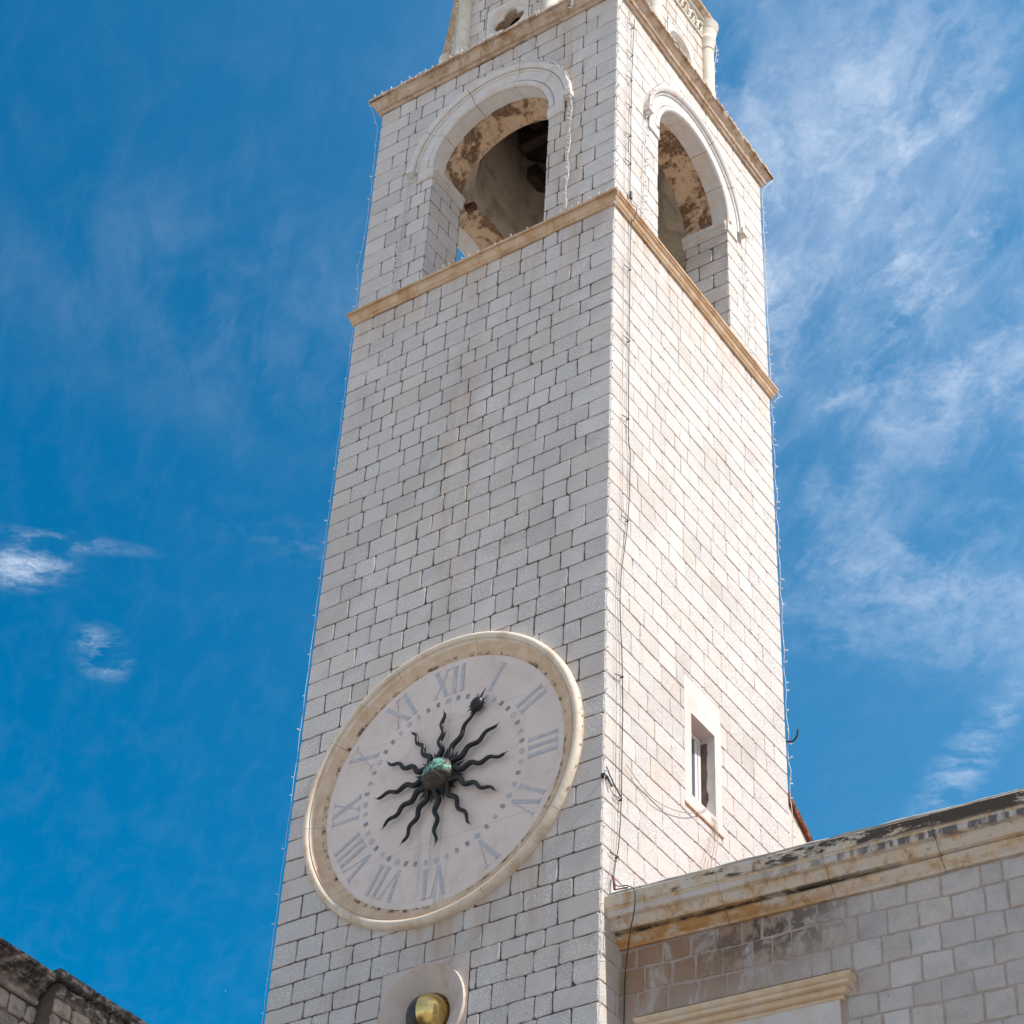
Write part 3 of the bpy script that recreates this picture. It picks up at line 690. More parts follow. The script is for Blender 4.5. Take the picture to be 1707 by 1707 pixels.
# open lantern on the drum
for i in range(8):
    a = -math.pi / 2 + math.pi / 8 + i * math.pi / 4; rr = 1.98
    o = (CX + rr * math.cos(a), CY + rr * math.sin(a), 0)
    mb = MB(); mb.lathe([(.22, 8.75), (.22, 8.9), (.17, 8.95), (.16, 11.0), (.22, 11.1), (.24, 11.2)], o, 16); obj('lantern_pier', mb, 'drumstone', T, smooth=35)
mb = MB(); mb.lathe([(2.3, 11.2), (2.35, 11.35), (2.2, 11.4), (2.0, 12.2), (1.5, 13.0), (.8, 13.5), (.2, 13.7), (.15, 14.1), (.01, 14.3)], (CX, CY, 0), 32); obj('dome', mb, 'drumstone', T, smooth=35)
mb = MB()
for i in range(8):
    f = oct_side(i, 1.83)
    for z_ in (9.2, 9.75): mb.tube([f(-.72, z_, 0), f(.72, z_, 0)], .016, 6)
    for j in range(7): mb.tube([f(-.66 + j * .22, 8.76, 0), f(-.66 + j * .22, 9.78, 0)], .010, 5)
obj('iron_railing', mb, 'iron', T)

# window of the shaft, right face
w = MB()
def fr_(a, b, c_): return side(1)(a, b, c_)
for (a, b, c_, d) in ((2.0, 2.18, -9.80, -7.72), (2.82, 3.0, -9.80, -7.72), (2.18, 2.82, -8.27, -7.72), (2.18, 2.82, -9.80, -9.60)):
    w.box((a, c_, -.004), (b, d, .03), fr_)
M['surround'] = simple_stone('window_surround_stone', (.60, .56, .53), (.66, .61, .58), (.58, .46, .36), .5, sc=2.4)
for a, b, c_, d in ((2.17, 2.18, -9.6, -8.27), (2.82, 2.83, -9.6, -8.27)): w.box((a, c_, .031), (b, d, .30), fr_)
w.box((2.18, -8.27, .031), (2.82, -8.262, .30), fr_); w.box((2.18, -9.62, .031), (2.82, -9.6, .30), fr_)
win = obj('window', w, 'surround', T)
m_ = MB()
for (a, b, c_, d, e) in ((2.19, 2.255, -9.59, -8.28, .215), (2.745, 2.81, -9.59, -8.28, .215), (2.255, 2.745, -8.345, -8.28, .217), (2.255, 2.745, -9.59, -9.525, .217)): m_.box((a, c_, e), (b, d, .27), fr_)
for (a, b) in ((2.262, 2.31), (2.672, 2.738)): m_.box((a, -9.52, .225), (b, -8.35, .262), fr_)
obj('frame', m_, 'white', win); m_ = MB(); m_.box((2.31, -9.52, .24), (2.672, -8.35, .25), fr_); obj('pane', m_, 'glass', win)
m_ = MB(); m_.box((1.985, -9.83, -.022), (3.0, -9.803, .02), fr_); obj('sill', m_, 'trim', win)
m_ = MB(); rw = random.Random(2); rows = [[], []]
for j in range(14):
    z_ = -9.45 + j * .085; rows[0].append(fr_(2.8185, z_, .212)); rows[1].append(fr_(2.8185, z_, .12 + rw.uniform(-.018, .018)))
m_.grid(rows); obj('broken_render', m_, 'joint', win)

# ================================================================== CLOCK
CK = (-2.47, -9.79)
C_ = thing('tower_clock', (CK[0], 0, CK[1] + Z0), 'large round stone clock with faded Roman numerals and black wavy sun hands', 'clock')
m_ = MB(); m_.lathe([(1.95, .014), (1.90, .0), (.02, .0), (.001, .0)], (CK[0], 0, CK[1]), 96, 'y', caps=False); dial = obj('dial', m_, 'dial', C_)
RP = [(1.880, .03), (1.882, -.012), (1.895, -.022), (1.93, -.026), (1.98, -.040), (2.035, -.070), (2.062, -.098), (2.066, -.112), (2.078, -.112), (2.082, -.094), (2.092, -.094), (2.096, -.118), (2.112, -.136), (2.140, -.148), (2.168, -.148), (2.198, -.136), (2.220, -.112), (2.232, -.08), (2.235, -.05), (2.235, .02)]
RP = [((r_ if r_ < 2.06 else 2.06 + (r_ - 2.06) * .78), h * .74 if h < 0 else h) for r_, h in RP]
m_ = MB(); rk = random.Random(8); na = 10
for i in range(na):
    t0, t1 = 2 * math.pi * (i + .13) / na + .0012, 2 * math.pi * (i + 1.13) / na - .0012; rows = []
    for j in range(17):
        th = t0 + (t1 - t0) * j / 16
        rk_ = lambda r_: max(0, min(1, (r_ - 1.95) / .1))
        rows.append([(CK[0] - .028 * rk_(r_) + r_ * math.cos(th), h, CK[1] + .03 * rk_(r_) + r_ * math.sin(th)) for r_, h in RP])
    m_.grid(rows)
    for row in (rows[0], rows[-1]): m_.add(row, [tuple(range(len(row)))])
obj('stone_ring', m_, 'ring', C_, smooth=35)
def stroke(mb, p, q, w, y=-.0085):
    d = Vector((q[0] - p[0], q[1] - p[1])); n = Vector((-d.y, d.x)).normalized() * w / 2
    return [(p[0] + n.x, p[1] + n.y), (p[0] - n.x, p[1] - n.y), (q[0] - n.x, q[1] - n.y), (q[0] + n.x, q[1] + n.y)]
def glyphs(s_):
    H = .44; out = []; x = 0
    for ch in s_:
        if ch == 'I': out += [((x + .045, 0), (x + .045, H), .05)] + [((x, e), (x + .09, e), .014) for e in (.007, H - .007)]; x += .125
        elif ch == 'V': out += [((x + .05, H), (x + .145, 0), .052), ((x + .235, H), (x + .150, 0), .016), ((x, H - .007), (x + .10, H - .007), .016), ((x + .195, H - .007), (x + .275, H - .007), .016)]; x += .30
        elif ch == 'X': out += [((x + .04, H), (x + .235, 0), .052), ((x + .235, H), (x + .04, 0), .016)] + [((x + a, e), (x + a + .09, e), .016) for a in (0, .19) for e in (.007, H - .007)]; x += .31
    return out, x - .03
ROM = ['XII', 'I', 'II', 'III', 'IV', 'V', 'VI', 'VII', 'VIII', 'IX', 'X', 'XI']
for h in range(12):
    a = R(30 * h); ca, sa = math.cos(a), math.sin(a); st, wd = glyphs(ROM[h]); m_ = MB()
    for si, (p, q, w_) in enumerate(st):
        pp = stroke(m_, p, q, w_); vs = []
        for x, z_ in pp:
            lx, lz = x - wd / 2, 1.335 + z_
            vs.append((CK[0] + lx * ca + lz * sa, -.0045 - .0004 * si, CK[1] - lx * sa + lz * ca))
        m_.add(vs, [(0, 1, 2, 3)])
    obj('numeral', m_, 'paint', dial)
for k in range(48):
    a = 2 * math.pi * k / 48; ca, sa = math.cos(a), math.sin(a); m_ = MB(); vs = []
    if k % 4 == 0:
        for j in range(20): vs.append((CK[0] + 1.24 * sa + .042 * math.cos(j * math.pi / 10), -.0045, CK[1] + 1.24 * ca + .042 * math.sin(j * math.pi / 10)))
        m_.add(vs, [tuple(range(20))])
    else:
        for lx, lz in ((-.026, -.036), (.026, -.036), (.026, .036), (-.026, .036)): vs.append((CK[0] + lx * ca + (1.24 + lz) * sa, -.0045, CK[1] - lx * sa + (1.24 + lz) * ca))
        m_.add(vs, [(0, 1, 2, 3)])
    obj('hour_dot' if k % 4 == 0 else 'minute_mark', m_, 'paint' if k % 4 == 0 or (k * 7) % 5 < 2 else 'paint_dark', dial)
def raypts(ang, r0, r1, amp, waves, phase=0.0, n=44):
    a = R(ang); ca, sa = math.cos(a), math.sin(a); out = []; rad = []
    for i in range(n + 1):
        s_ = i / n; r_ = r0 + (r1 - r0) * s_
        off = amp * (1 - .45 * s_) * math.sin(phase + s_ * waves * 2 * math.pi)
        out.append((CK[0] + off * ca + r_ * sa, -.075 - .02 * (1 - s_), CK[1] - off * sa + r_ * ca)); rad.append(.033 * (1 - s_) ** .6 + .011 if s_ < .93 else .033 * (1 - s_) ** .6 * (1 - s_) / .07 + .002)
    return out, rad
rr_ = random.Random(12)
RT = {0: 1.058, 2: 1.066, 3: 1.093, 4: 1.103, 5: 1.111, 6: 1.085, 7: 1.061, 8: 1.048, 9: 1.052, 10: 1.055, 11: 1.052}
for h in range(12):
    m_ = MB()
    if h == 1:
        p_, q_ = raypts(30, .18, .98, .030, 2.4); m_.tube(p_, [max(.018, x) for x in q_], 8); hand = obj('hour_hand', m_, 'iron', C_, smooth=1)
        bx, bz = CK[0] + 1.075 * math.sin(R(30)), CK[1] + 1.075 * math.cos(R(30))
        m_ = MB()
        rows = []
        for i in range(13):
            ph = math.pi * i / 12; rows.append([]) 
            for j in range(18):
                q = 2 * math.pi * j / 18; rw_ = 1 + .05 * math.sin(5 * q) * math.sin(ph)
                l = Vector((.092 * math.sin(ph) * math.cos(q) * rw_, .07 * math.sin(ph) * math.sin(q), .118 * math.cos(ph)))
                rows[-1].append((bx + l.x * math.cos(R(30)) + l.z * math.sin(R(30)), -.085 + l.y, bz - l.x * math.sin(R(30)) + l.z * math.cos(R(30))))
        m_.grid(rows, closeu=True)
        obj('sun_ball', m_, 'iron', hand, smooth=1)
        m_ = MB()
        for j in range(12):
            q = 2 * math.pi * j / 12 + .1
            if j == 0: continue
            dx_, dz_ = math.sin(q + R(30)), math.cos(q + R(30)); rb = 1 / math.sqrt((math.sin(q) / .092) ** 2 + (math.cos(q) / .118) ** 2)
            m_.tube([(bx + dx_ * rb * .9, -.085, bz + dz_ * rb * .9), (bx + dx_ * (rb + .05), -.085, bz + dz_ * (rb + .05))], [.012, .002], 5)
        m_.tube([(CK[0] + r_ * .5, -.085, CK[1] + r_ * .866) for r_ in (1.17, 1.25, 1.345)], [.017, .012, .002], 6)
        obj('spike', m_, 'iron', hand)
    else:
        p_, q_ = raypts(30 * h + (0, 0, 0, .7, 0, -1.5, -1, 0, -1, -1, 0, 0)[h], .16, RT[h], .034, rr_.uniform(3.0, 3.4), rr_.choice((0, math.pi)) + rr_.uniform(-.4, .4)); m_.tube(p_, q_, 8)
        # curled tip
        e = Vector(p_[-1]); d = (Vector(p_[-1]) - Vector(p_[-5])).normalized(); s__ = Vector((d.z, 0, -d.x)) * (1 if h % 2 else -1)
        obj('sun_ray', m_, 'iron', C_, smooth=1)
    m_ = MB(); a = R(30 * h + 15); m_.tube([(CK[0] + r_ * math.sin(a), -.07, CK[1] + r_ * math.cos(a)) for r_ in (.2, .31, .41)], [.032, .02, .002], 6); obj('short_ray', m_, 'iron', C_)
m_ = MB(); rows = []
for i in range(25):
    ph = math.pi / 2 * i / 24; rows.append([])
    for j in range(48):
        q = 2 * math.pi * j / 48; r_ = .255 * math.sin(ph); n_ = .010 * math.sin(7 * q + 3 * ph) * math.sin(ph) + .007 * math.sin(13 * q) * math.sin(2 * ph)
        rows[-1].append((CK[0] + r_ * math.cos(q) * 1.0, -.045 - (.215 * math.cos(ph) + n_), CK[1] + r_ * math.sin(q)))
rows.append([(p[0], -.01, p[2]) for p in rows[-1]])
m_.grid(rows, closeu=True); obj('sun_boss', m_, 'patina', C_, smooth=1, loc=(CK[0], 0, CK[1]))

# ================================================================== MOON BALL IN ITS NICHE
MK = (-2.5, -13.145)
N_ = thing('moon_dial', (MK[0], 0, MK[1] + Z0), 'gilded and black ball in a round hollow of a stone panel below the clock', 'moon dial')
f = lambda x, z_, y_: (MK[0] + x, y_, MK[1] + z_)
m_ = MB(); n = 96
def rg(fn, y_): return [f(fn(2 * math.pi * j / n) * math.cos(2 * math.pi * j / n), fn(2 * math.pi * j / n) * math.sin(2 * math.pi * j / n), y_) for j in range(n)]
sqn = lambda th: .652 / max(abs(math.cos(th)), abs(math.sin(th)))
kk = lambda r_: (lambda th: r_)
m_.grid([rg(kk(.3), .30), rg(kk(.315), .13), rg(kk(.34), .11), rg(kk(.42), .055), rg(kk(.52), .0), rg(kk(.60), -.042), rg(kk(.618), -.052), rg(kk(.63), -.052), rg(kk(.634), -.046), rg(kk(.634), -.003), rg(lambda th: max(.6345, sqn(th)), -.003), rg(lambda th: max(.635, sqn(th)), .03)], closeu=True)
m_.add(rg(kk(.3), .299), [tuple(range(n))])
obj('stone_panel', m_, 'niche', N_, smooth=30)
def halfball(name, m, sgn):
    mb = MB(); rows = []
    for i in range(17):
        ph = math.pi / 2 * i / 16
        rows.append([(MK[0] + sgn * .285 * math.cos(ph), .15 + .285 * math.sin(ph) * math.cos(q), MK[1] + .285 * math.sin(ph) * math.sin(q)) for q in [2 * math.pi * j / 40 for j in range(40)]])
    mb.grid(rows, closeu=True); mb.add(rows[-1], [tuple(range(40))]); obj(name, mb, m, N_, smooth=50)
halfball('gilded_half', 'gold', 1); halfball('dark_half', 'moon_dark', -1)

# ================================================================== PALACE WING ON THE RIGHT
TW = R(4.0); ct, s_t = math.cos(TW), math.sin(TW)
def wg(u, v_, w): return (u * ct - w * s_t, .45 + u * s_t + w * ct, v_)
P_ = thing('palace_wing', (8, 4, 0), 'palace wing of patched grey stone with a stained cornice, right of the tower', 'building')
m_ = MB(); rn = random.Random(21); hc = [-12.80]
while hc[-1] > -27.3: hc.append(hc[-1] - rn.uniform(.25, .37))
hc[-1] = -27.4; hc = sorted(hc)
masonry(m_, wg, -.0, 16, hc, .36, 77, holes=[('rect', .44, -30, 2.74, -13.80)], gap=.009, bev=.013, jit=.007, rough=.008, wob=.012, quoin=.34, cham=.45)
obj('wall_stones', m_, 'wing', P_)
m_ = MB()
for (a, b, c_, d) in ((-.02, .50, -27.4, -12.55), (2.68, 16.0, -27.4, -12.55), (.50, 2.68, -13.9, -12.55), (.50, 2.68, -27.4, -16.8)): m_.box((a, c_, .004), (b, d, .6), wg)
m_.box((-.02, -27.4, .601), (16, -12.6, 7), wg)
obj('wall', m_, 'wingjoint', P_)
WP = [(0, -12.795), (.035, -12.795), (.045, -12.765), (.085, -12.735), (.125, -12.69), (.135, -12.67), (.105, -12.66), (.11, -12.645), (.185, -12.635), (.20, -12.60), (.235, -12.535), (.245, -12.52), (.30, -12.515), (.315, -12.505), (.318, -12.44), (.332, -12.43), (.34, -12.415), (.365, -12.405), (.385, -12.27), (.378, -12.262), (-.1, -12.262)]
m_ = MB(); rn = random.Random(22); cuts = [0.0, 1.42, 2.72, 4.02, 5.3, 6.7, 8, 9.4, 10.8, 12.2, 13.6, 15, 16]
for i in range(len(cuts) - 1):
    e0, e1 = cuts[i] + .003, cuts[i + 1] - .003; rows = []; n = 9
    if i == 0: e0 = 0
    dz_ = rn.uniform(-.006, .006) if i else 0
    for j in range(n + 1):
        u = e0 + (e1 - e0) * j / n
        row = []
        for o_, z_ in WP:
            uu = u
            if i == 0 and j == 0: uu = -(o_ * s_t) / ct - .004       # dies into the tower face
            row.append(wg(uu, z_ + dz_ + rn.uniform(-.003, .003), -o_ + rn.uniform(-.0035, .0035)))
        rows.append(row)
    m_.grid(rows, closeu=True, caps=True)
obj('cornice', m_, 'wingcorn', P_)
m_ = MB(); rows = []
for j in range(81):
    u = 16 * j / 80; rows.append([wg(u + (.03 if j == 0 else 0), z_ + rn.uniform(-.008, .008), -o_ + rn.uniform(-.008, .008)) for o_, z_ in ((.36, -12.258), (.375, -12.232), (.35, -12.212), (-.3, -12.14), (-.3, -12.258))])
m_.grid(rows, closeu=True, caps=True); obj('coping', m_, 'coping', P_)
m_ = MB(); m_.add([wg(-.0, -12.2, .3), wg(16, -12.2, .3), wg(16, -11.9, 3.8), wg(-.0, -11.9, 3.8)], [(0, 1, 2, 3)]); m_.add([wg(0, -11.9, 3.8), wg(16, -11.9, 3.8), wg(16, -12.6, 7), wg(0, -12.6, 7)], [(0, 1, 2, 3)]); obj('roof', m_, 'tile', P_)
# window surround
wl = MB(); LP = [(.0, -14.06), (.05, -14.06), (.06, -14.035), (.04, -14.028), (.045, -14.012), (.09, -14.0), (.12, -13.965), (.10, -13.955), (.11, -13.942), (.165, -13.935), (.175, -13.90), (.155, -13.895), (.19, -13.865), (.205, -13.84), (.208, -13.825), (.0, -13.80)]
def ret(mb, prof, ua, ub, f):
    rows = []
    for u, sg in ((ua, -1), (ub, 1)):
        rows.append([f(u, z_, .03) if False else f(u + sg * o_, z_, .02) for o_, z_ in prof]); rows.append([f(u + sg * o_, z_, -o_) for o_, z_ in prof])
    rows = [rows[0], rows[1], rows[3], rows[2]]; mb.grid(rows); mb.add([p for p in (f(ua - .2, -13.8, .0), f(ub + .2, -13.8, .0), f(ub + .2, -13.8, -.19), f(ua - .2, -13.8, -.19))], [(0, 1, 2, 3)])
ret(wl, LP, .48, 2.70, wg)
pw = obj('window', wl, 'lintel', P_)
m_ = MB(); m_.box((.48, -14.40, -.045), (2.70, -14.062, .05), wg)
for (a, b, o_) in ((.48, .72, .047), (2.46, 2.70, .047)): m_.box((a, -17.0, -o_), (b, -14.402, .05), wg)
m_.box((.60, -14.36, -.062), (2.58, -14.30, -.046), wg)
m_.box((.72, -14.62, -.03), (2.46, -14.401, .05), wg)
obj('architrave', m_, 'arch', pw)
m_ = MB(); m_.box((.72, -17, .2), (2.46, -14.62, .22), wg); obj('pane', m_, 'glass', pw)

# ================================================================== HOUSE GABLE BEHIND THE TOWER
H_ = thing('rear_house', (-1.2, 7, 0), 'pale house gable with sloping red tiles peeping out behind the tower foot', 'house')
m_ = MB(); pr_ = [(5.02, -27.4), (9.0, -27.4), (9.0, -9.75), (5.02, -7.37)]
m_.add([(-.3, *p) for p in pr_] + [(-3.5, *p) for p in pr_], [(0, 1, 2, 3), (7, 6, 5, 4), (0, 4, 5, 1), (1, 5, 6, 2), (2, 6, 7, 3), (3, 7, 4, 0)]); obj('wall', m_, 'render', H_)
m_ = MB(); rows = []
for j in range(15):
    for q, dz_ in ((0, 0), (.26, -.012)):
        y = 5.02 + j * .29 + q; z_ = -7.37 - (y - 5.02) * .598 + (.035 if q == 0 else 0)
        rows.append([(-.24, y, z_), (-.24, y, z_ + .045), (-3.6, y, z_ + .045), (-3.6, y, z_)])
m_.grid(rows, closeu=True, caps=True)
for j in range(11):
    y = 5.1 + j * .38; z_ = -7.37 - (y - 5.02) * .598 + .07
    m_.tube([(-.27, y - .17, z_ + .11), (-.27, y + .19, z_ - .115)], [.040, .052], 8)
obj('roof', m_, 'tile', H_)

# ================================================================== LEFT BUILDING
L_ = thing('left_palace', (-5.5, -9, 0), 'dark weathered stone building with a black stained cornice, cut off by the lower left corner', 'building')
lf = lambda xw: (lambda u, v_, w: (xw - w, -14 + u, v_))
m_ = MB(); hh = [-16.23 - .19 * i for i in range(59)]; hh[-1] = -27.4; hh = sorted(hh)
masonry(m_, lf(-2.03), 0, 7.62, hh, .20, 90, quoin=.2, gap=.008, bev=.014, jit=.008, rough=.008)
rn = random.Random(31); h2 = sorted([-16.0 - .16 * i for i in range(71)] + [-27.4])
masonry(m_, lf(-1.83), 7.62, 10.4, h2, .25, 91, quoin=.22, gap=.008, bev=.012, jit=.008, rough=.014, wob=.012)
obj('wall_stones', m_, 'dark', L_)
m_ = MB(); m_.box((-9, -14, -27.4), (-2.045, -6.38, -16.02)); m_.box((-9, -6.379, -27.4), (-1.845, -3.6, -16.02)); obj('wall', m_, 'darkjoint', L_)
m_ = MB(); LPf = [(0, -16.235), (.045, -16.235), (.05, -16.20), (.025, -16.195), (.03, -16.165), (.07, -16.125), (.115, -16.12), (.125, -16.105), (.095, -16.10), (.10, -16.085), (.15, -16.055), (.215, -16.045), (.225, -16.03), (.20, -16.025), (.245, -16.015), (.25, -15.985), (0, -15.97)]
rows = []
for j in range(41):
    y = -14 + 7.57 * j / 40; rows.append([(-2.03 + o_ + rn.uniform(-.003, .003), y + (-.0 if j < 40 else 0), z_ + rn.uniform(-.003, .003)) for o_, z_ in LPf])
m_.grid(rows, closeu=True, caps=True); obj('cornice', m_, 'dark', L_)
m_ = MB(); y = -6.42
while y < -3.7:
    w_ = rn.uniform(.25, .5); m_.box((-2.4, y, -16.0), (-1.78 + rn.uniform(-.015, .01), y + w_ - .01, -15.915 + rn.uniform(-.012, .015))); y += w_
obj('coping', m_, 'dark', L_)

# added building, out of view, put there only to shade the dark building
O_ = thing('shade_building', (17.5, -8.5, 0), 'tall plain building added outside the frame to the right to shade the dark building', 'shade_building')
m_ = MB(); m_.box((13.0, -12.4, 0), (22, -4.6, 34.0)); obj('wall', m_, 'render', O_, world=True)
for z_, o_ in ((8.8, .12), (17.5, .15), (33.2, .3)):
    m_ = MB(); m_.box((13.0 - o_, -12.4 - o_, z_), (22 + o_, -4.6 + o_, z_ + .35)); obj('cornice', m_, 'trim', O_, world=True)
for z_ in (3.0, 11.5, 20.5):
    for y in (-11.2, -8.9, -6.6):
        m_ = MB(); m_.box((12.95, y, z_), (13.02, y + 1.1, z_ + 2.4)); wn = obj('window', m_, 'trim', O_, world=True)
        m_ = MB(); m_.box((12.935, y + .12, z_ + .12), (12.949, y + .98, z_ + 2.28)); obj('pane', m_, 'glass', wn, world=True)

# ================================================================== CABLES
def cable(label, pts, r=.008, m='cable', sub=6, name='cable', group=None, jit=.004, seed=0):
    rn = random.Random(seed); P = [Vector(p) for p in pts]; out = []
    for i in range(len(P) - 1):
        p0, p1, p2, p3 = P[max(i - 1, 0)], P[i], P[i + 1], P[min(i + 2, len(P) - 1)]
        for j in range(sub):
            s_ = j / sub; q = .5 * ((2 * p1) + (p2 - p0) * s_ + (2 * p0 - 5 * p1 + 4 * p2 - p3) * s_ ** 2 + (3 * p1 - p0 - 3 * p2 + p3) * s_ ** 3)
            out.append(q + Vector((0, rn.uniform(-jit, jit), 0)))
    out.append(P[-1]); m_ = MB(); m_.tube(out, r, 6)
    o = obj(name, m_, m, None, smooth=1, loc=pts[0]); return tag(o, label, 'cable', group) if label else o
X = .035
main = [(.06, .434, 5.2), (X, .425, 4.183), (X, .40, 2.786), (X, .402, 1.351), (X, .41, .50), (.15, .42, .22), (.09, .43, .0), (X, .43, -.4), (X, .427, -4.235), (X, .489, -4.942), (X, .445, -6.148), (X, .271, -7.487), (X, .36, -8.864), (X, .37, -10.4), (X, .33, -11.328), (.05, .20, -12.0), (.30, .10, -12.18), (.42, .06, -12.30), (.40, .10, -12.50), (.24, .26, -12.75), (.10, .40, -13.1), (.07, .43, -13.5), (.07, .42, -15.0)]
ca = cable('thick black cable down the sunlit face and over the palace cornice', main, .0065, seed=1)
second = [(X, .25, 5.1), (X, .27, 4.18), (X, .25, 2.7), (X, .25, 1.3), (X, .25, .5), (.15, .26, .22), (X, .26, -.1), (X, .26, -4.2), (X, .29, -5.2), (X, .27, -6.3), (X, .16, -7.6), (X, .21, -8.9), (X, .22, -11.3), (X, .10, -12.1), (.05, .08, -12.3)]
cable('thin straight cable just left of the thick black cable on the sunlit face', second, .004, 'joint', seed=2)
rn = random.Random(6)
for z_, yy in ((4.95, .43), (4.183, .425), (3.5, .41), (2.786, .40), (2.05, .40), (1.351, .402), (-1.1, .43), (-2.65, .43), (-4.235, .427), (-6.148, .445), (-8.864, .36), (-10.75, .36), (-11.6, .30)):
    m_ = MB(); m_.tube([(.0, yy, z_), (.05, yy, z_)], .010, 6); m_.tube([(.045, yy + .01, z_), (.03, yy - .17, z_ - .03 + rn.uniform(-.05, .03))], .007, 5)
    o = obj('cable_clip', m_, 'cable', ca); 
m_ = MB(); m_.tube([(.04, .20, -11.92), (.07, .19, -12.12)], .017, 8); m_.tube([(.07, .19, -12.12), (.3, .11, -12.2)], .009, 6); obj('taped_joint', m_, 'cable_red', ca)
m_ = MB(); m_.tube([(.05, .40, .66), (.05, .40, .50)], .026, 8); obj('taped_joint', m_, 'cable', ca)
cable('slack thin cable sagging from the black cable to the small window sill', [(.03, .48, -10.15), (.05, 1.13, -10.30), (.05, 1.97, -10.02), (.03, 2.55, -9.60)], .0055, 'joint', seed=3)
cable('short black wire from the corner clamp to the thick black cable', [(.03, .02, -10.45), (.05, .15, -10.62), (.04, .37, -10.72)], .009, seed=4)
for i, (a, b) in enumerate(((2.70, 2.05), (2.74, 2.16), (2.78, 2.30), (2.82, 2.46))):
    cable('thin wire hanging from the small window sill down to the palace cornice', [(.0, a, -9.62), (.05, a - .05, -9.9), (.10, (a + b) / 2 - .05, -10.6), (.20, b, -11.6), (.30, b - .25, -12.15)], .0045, 'joint', seed=10 + i, group='wires below the small window')
cb = MB(); cb.box((-.02, -.03, -10.61), (.03, .06, -10.57)); cb.tube([(.03, .04, -10.58), (.05, .12, -10.70)], .013, 6)
o = obj('clamp', cb, 'cable', None, loc=(0, 0, -10.6)); tag(o, 'small black clamp on the near corner of the tower, level with the clock', 'clamp')
o = cable(None, [(-.02, 5.0, -7.02), (.10, 5.02, -7.04), (.17, 5.02, -6.97), (.19, 5.02, -6.86)], .014, 'iron', name='wall_hook', jit=0)
tag(o, 'small curved iron hook sticking out of the far right edge of the tower', 'hook')
m_ = MB(); m_.tube([(-2.96, -.02, -6.17), (-2.96, -.09, -6.18)], .022, 6); 

# long white lamp housing lying on the cornice
m_ = MB(); m_.box((.015, 2.45, 5.865), (.085, 4.15, 5.915)); lt = obj('strip_lamp', m_, 'white', None, loc=(.05, 3.3, 5.86)); tag(lt, 'long slim white strip lamp lying on the upper cornice on the sunlit side', 'lamp')
m_ = MB(); m_.box((.0, 2.38, 5.862), (.10, 2.449, 5.935)); obj('end_cap', m_, 'cable', lt)

# ================================================================== FAIRY LIGHT STRINGS
bm_ = MB(); bm_.lathe([(.001, 0), (.006, .004), (.006, .018), (.010, .022), (.011, .05), (.006, .062), (.001, .064)], (0, 0, 0), 6)
def lights(label, pts, out, spacing=.19, seed=0, r=.0065, wob=.018, strands=1, scale=1.0):
    rn = random.Random(seed); P = [Vector(p) for p in pts]
    L = [0]
    for i in range(1, len(P)): L.append(L[-1] + (P[i] - P[i - 1]).length)
    def at(s_):
        for i in range(1, len(P)):
            if s_ <= L[i] + 1e-9: k = (s_ - L[i - 1]) / max(1e-9, L[i] - L[i - 1]); return P[i - 1].lerp(P[i], k), (P[i] - P[i - 1]).normalized()
        return P[-1], (P[-1] - P[-2]).normalized()
    m_ = MB(); O = Vector(out).normalized()
    for sdd in range(strands):
        n = max(4, int(L[-1] / .11)); seq = []; ph = rn.uniform(0, 6)
        for j in range(n + 1):
            p, d = at(L[-1] * j / n); sidev = d.cross(O).normalized()
            seq.append(p + O * (.012 + wob * .5 * rn.random()) + sidev * (wob * math.sin(j * .9 + ph) + rn.uniform(-wob, wob) * .5))
        m_.tube(seq, r, 5)
    root = obj('fairy_lights', m_, 'pale_cable', None, smooth=1, loc=pts[0]); tag(root, label, 'fairy lights', 'fairy light strings on the tower')
    n = min(98, int(L[-1] / spacing)); base = None
    for j in range(n):
        p, d = at(L[-1] * min(1, max(0, (j + .5 + rn.uniform(-.4, .4)) / n))); sidev = d.cross(O).normalized()
        dirv = (O * rn.uniform(.5, 1) + sidev * rn.uniform(-1, 1) + d * rn.uniform(-.5, .5)).normalized()
        if base is None: base = obj('bulb', bm_, 'led', root, world=True)
        bo = base if j == 0 else base.copy()
        if j: COL.objects.link(bo); bo.parent = root
        bo.rotation_euler = dirv.to_track_quat('Z', 'Y').to_euler(); sc = rn.uniform(.8, 1.15) * scale; bo.scale = (sc, sc, sc)
        bo.location = p + O * .015 - Vector(pts[0])
lights('pale light string down the near corner of the tower shaft', [(.01, -.01, -.1), (.01, -.01, -16)], (1, -1, 0), seed=1, wob=.008, scale=.8, r=.005)
lights('pale light string down the near corner of the belfry above the string course', [(.01, -.01, 5.4), (.01, -.01, .3), (.14, -.13, .1), (.01, -.01, -.15)], (1, -1, 0), seed=2, wob=.010)
lights('pale light string down the left edge of the tower shaft', [(-5.01, -.0, -.1), (-5.01, .0, -16)], (-1, -.3, 0), seed=3, wob=.010, spacing=.62, r=.0035, scale=.8)
lights('pale light string hanging loose at the left edge of the belfry', [(-5.17, -.15, 5.75), (-5.03, -.03, 5.1), (-5.01, 0, 3.4), (-5.02, 0, 2.2), (-5.09, 0, 1.4), (-5.01, 0, .9), (-5.01, 0, .3)], (-1, -.3, 0), seed=4, wob=.012, spacing=.45, r=.004, scale=.85)
lights('pale light string down the right edge of the tower shaft', [(.01, 5.01, -.1), (.01, 5.01, -12.2)], (.6, 1, 0), seed=5, wob=.022, spacing=.28, r=.005)
lights('pale light string down the right edge of the belfry', [(.17, 5.17, 5.7), (.02, 5.02, 5.35), (.01, 5.01, 3), (.01, 5.01, .3), (.13, 5.12, .1), (.01, 5.01, -.1)], (.6, 1, 0), seed=6, wob=.012)
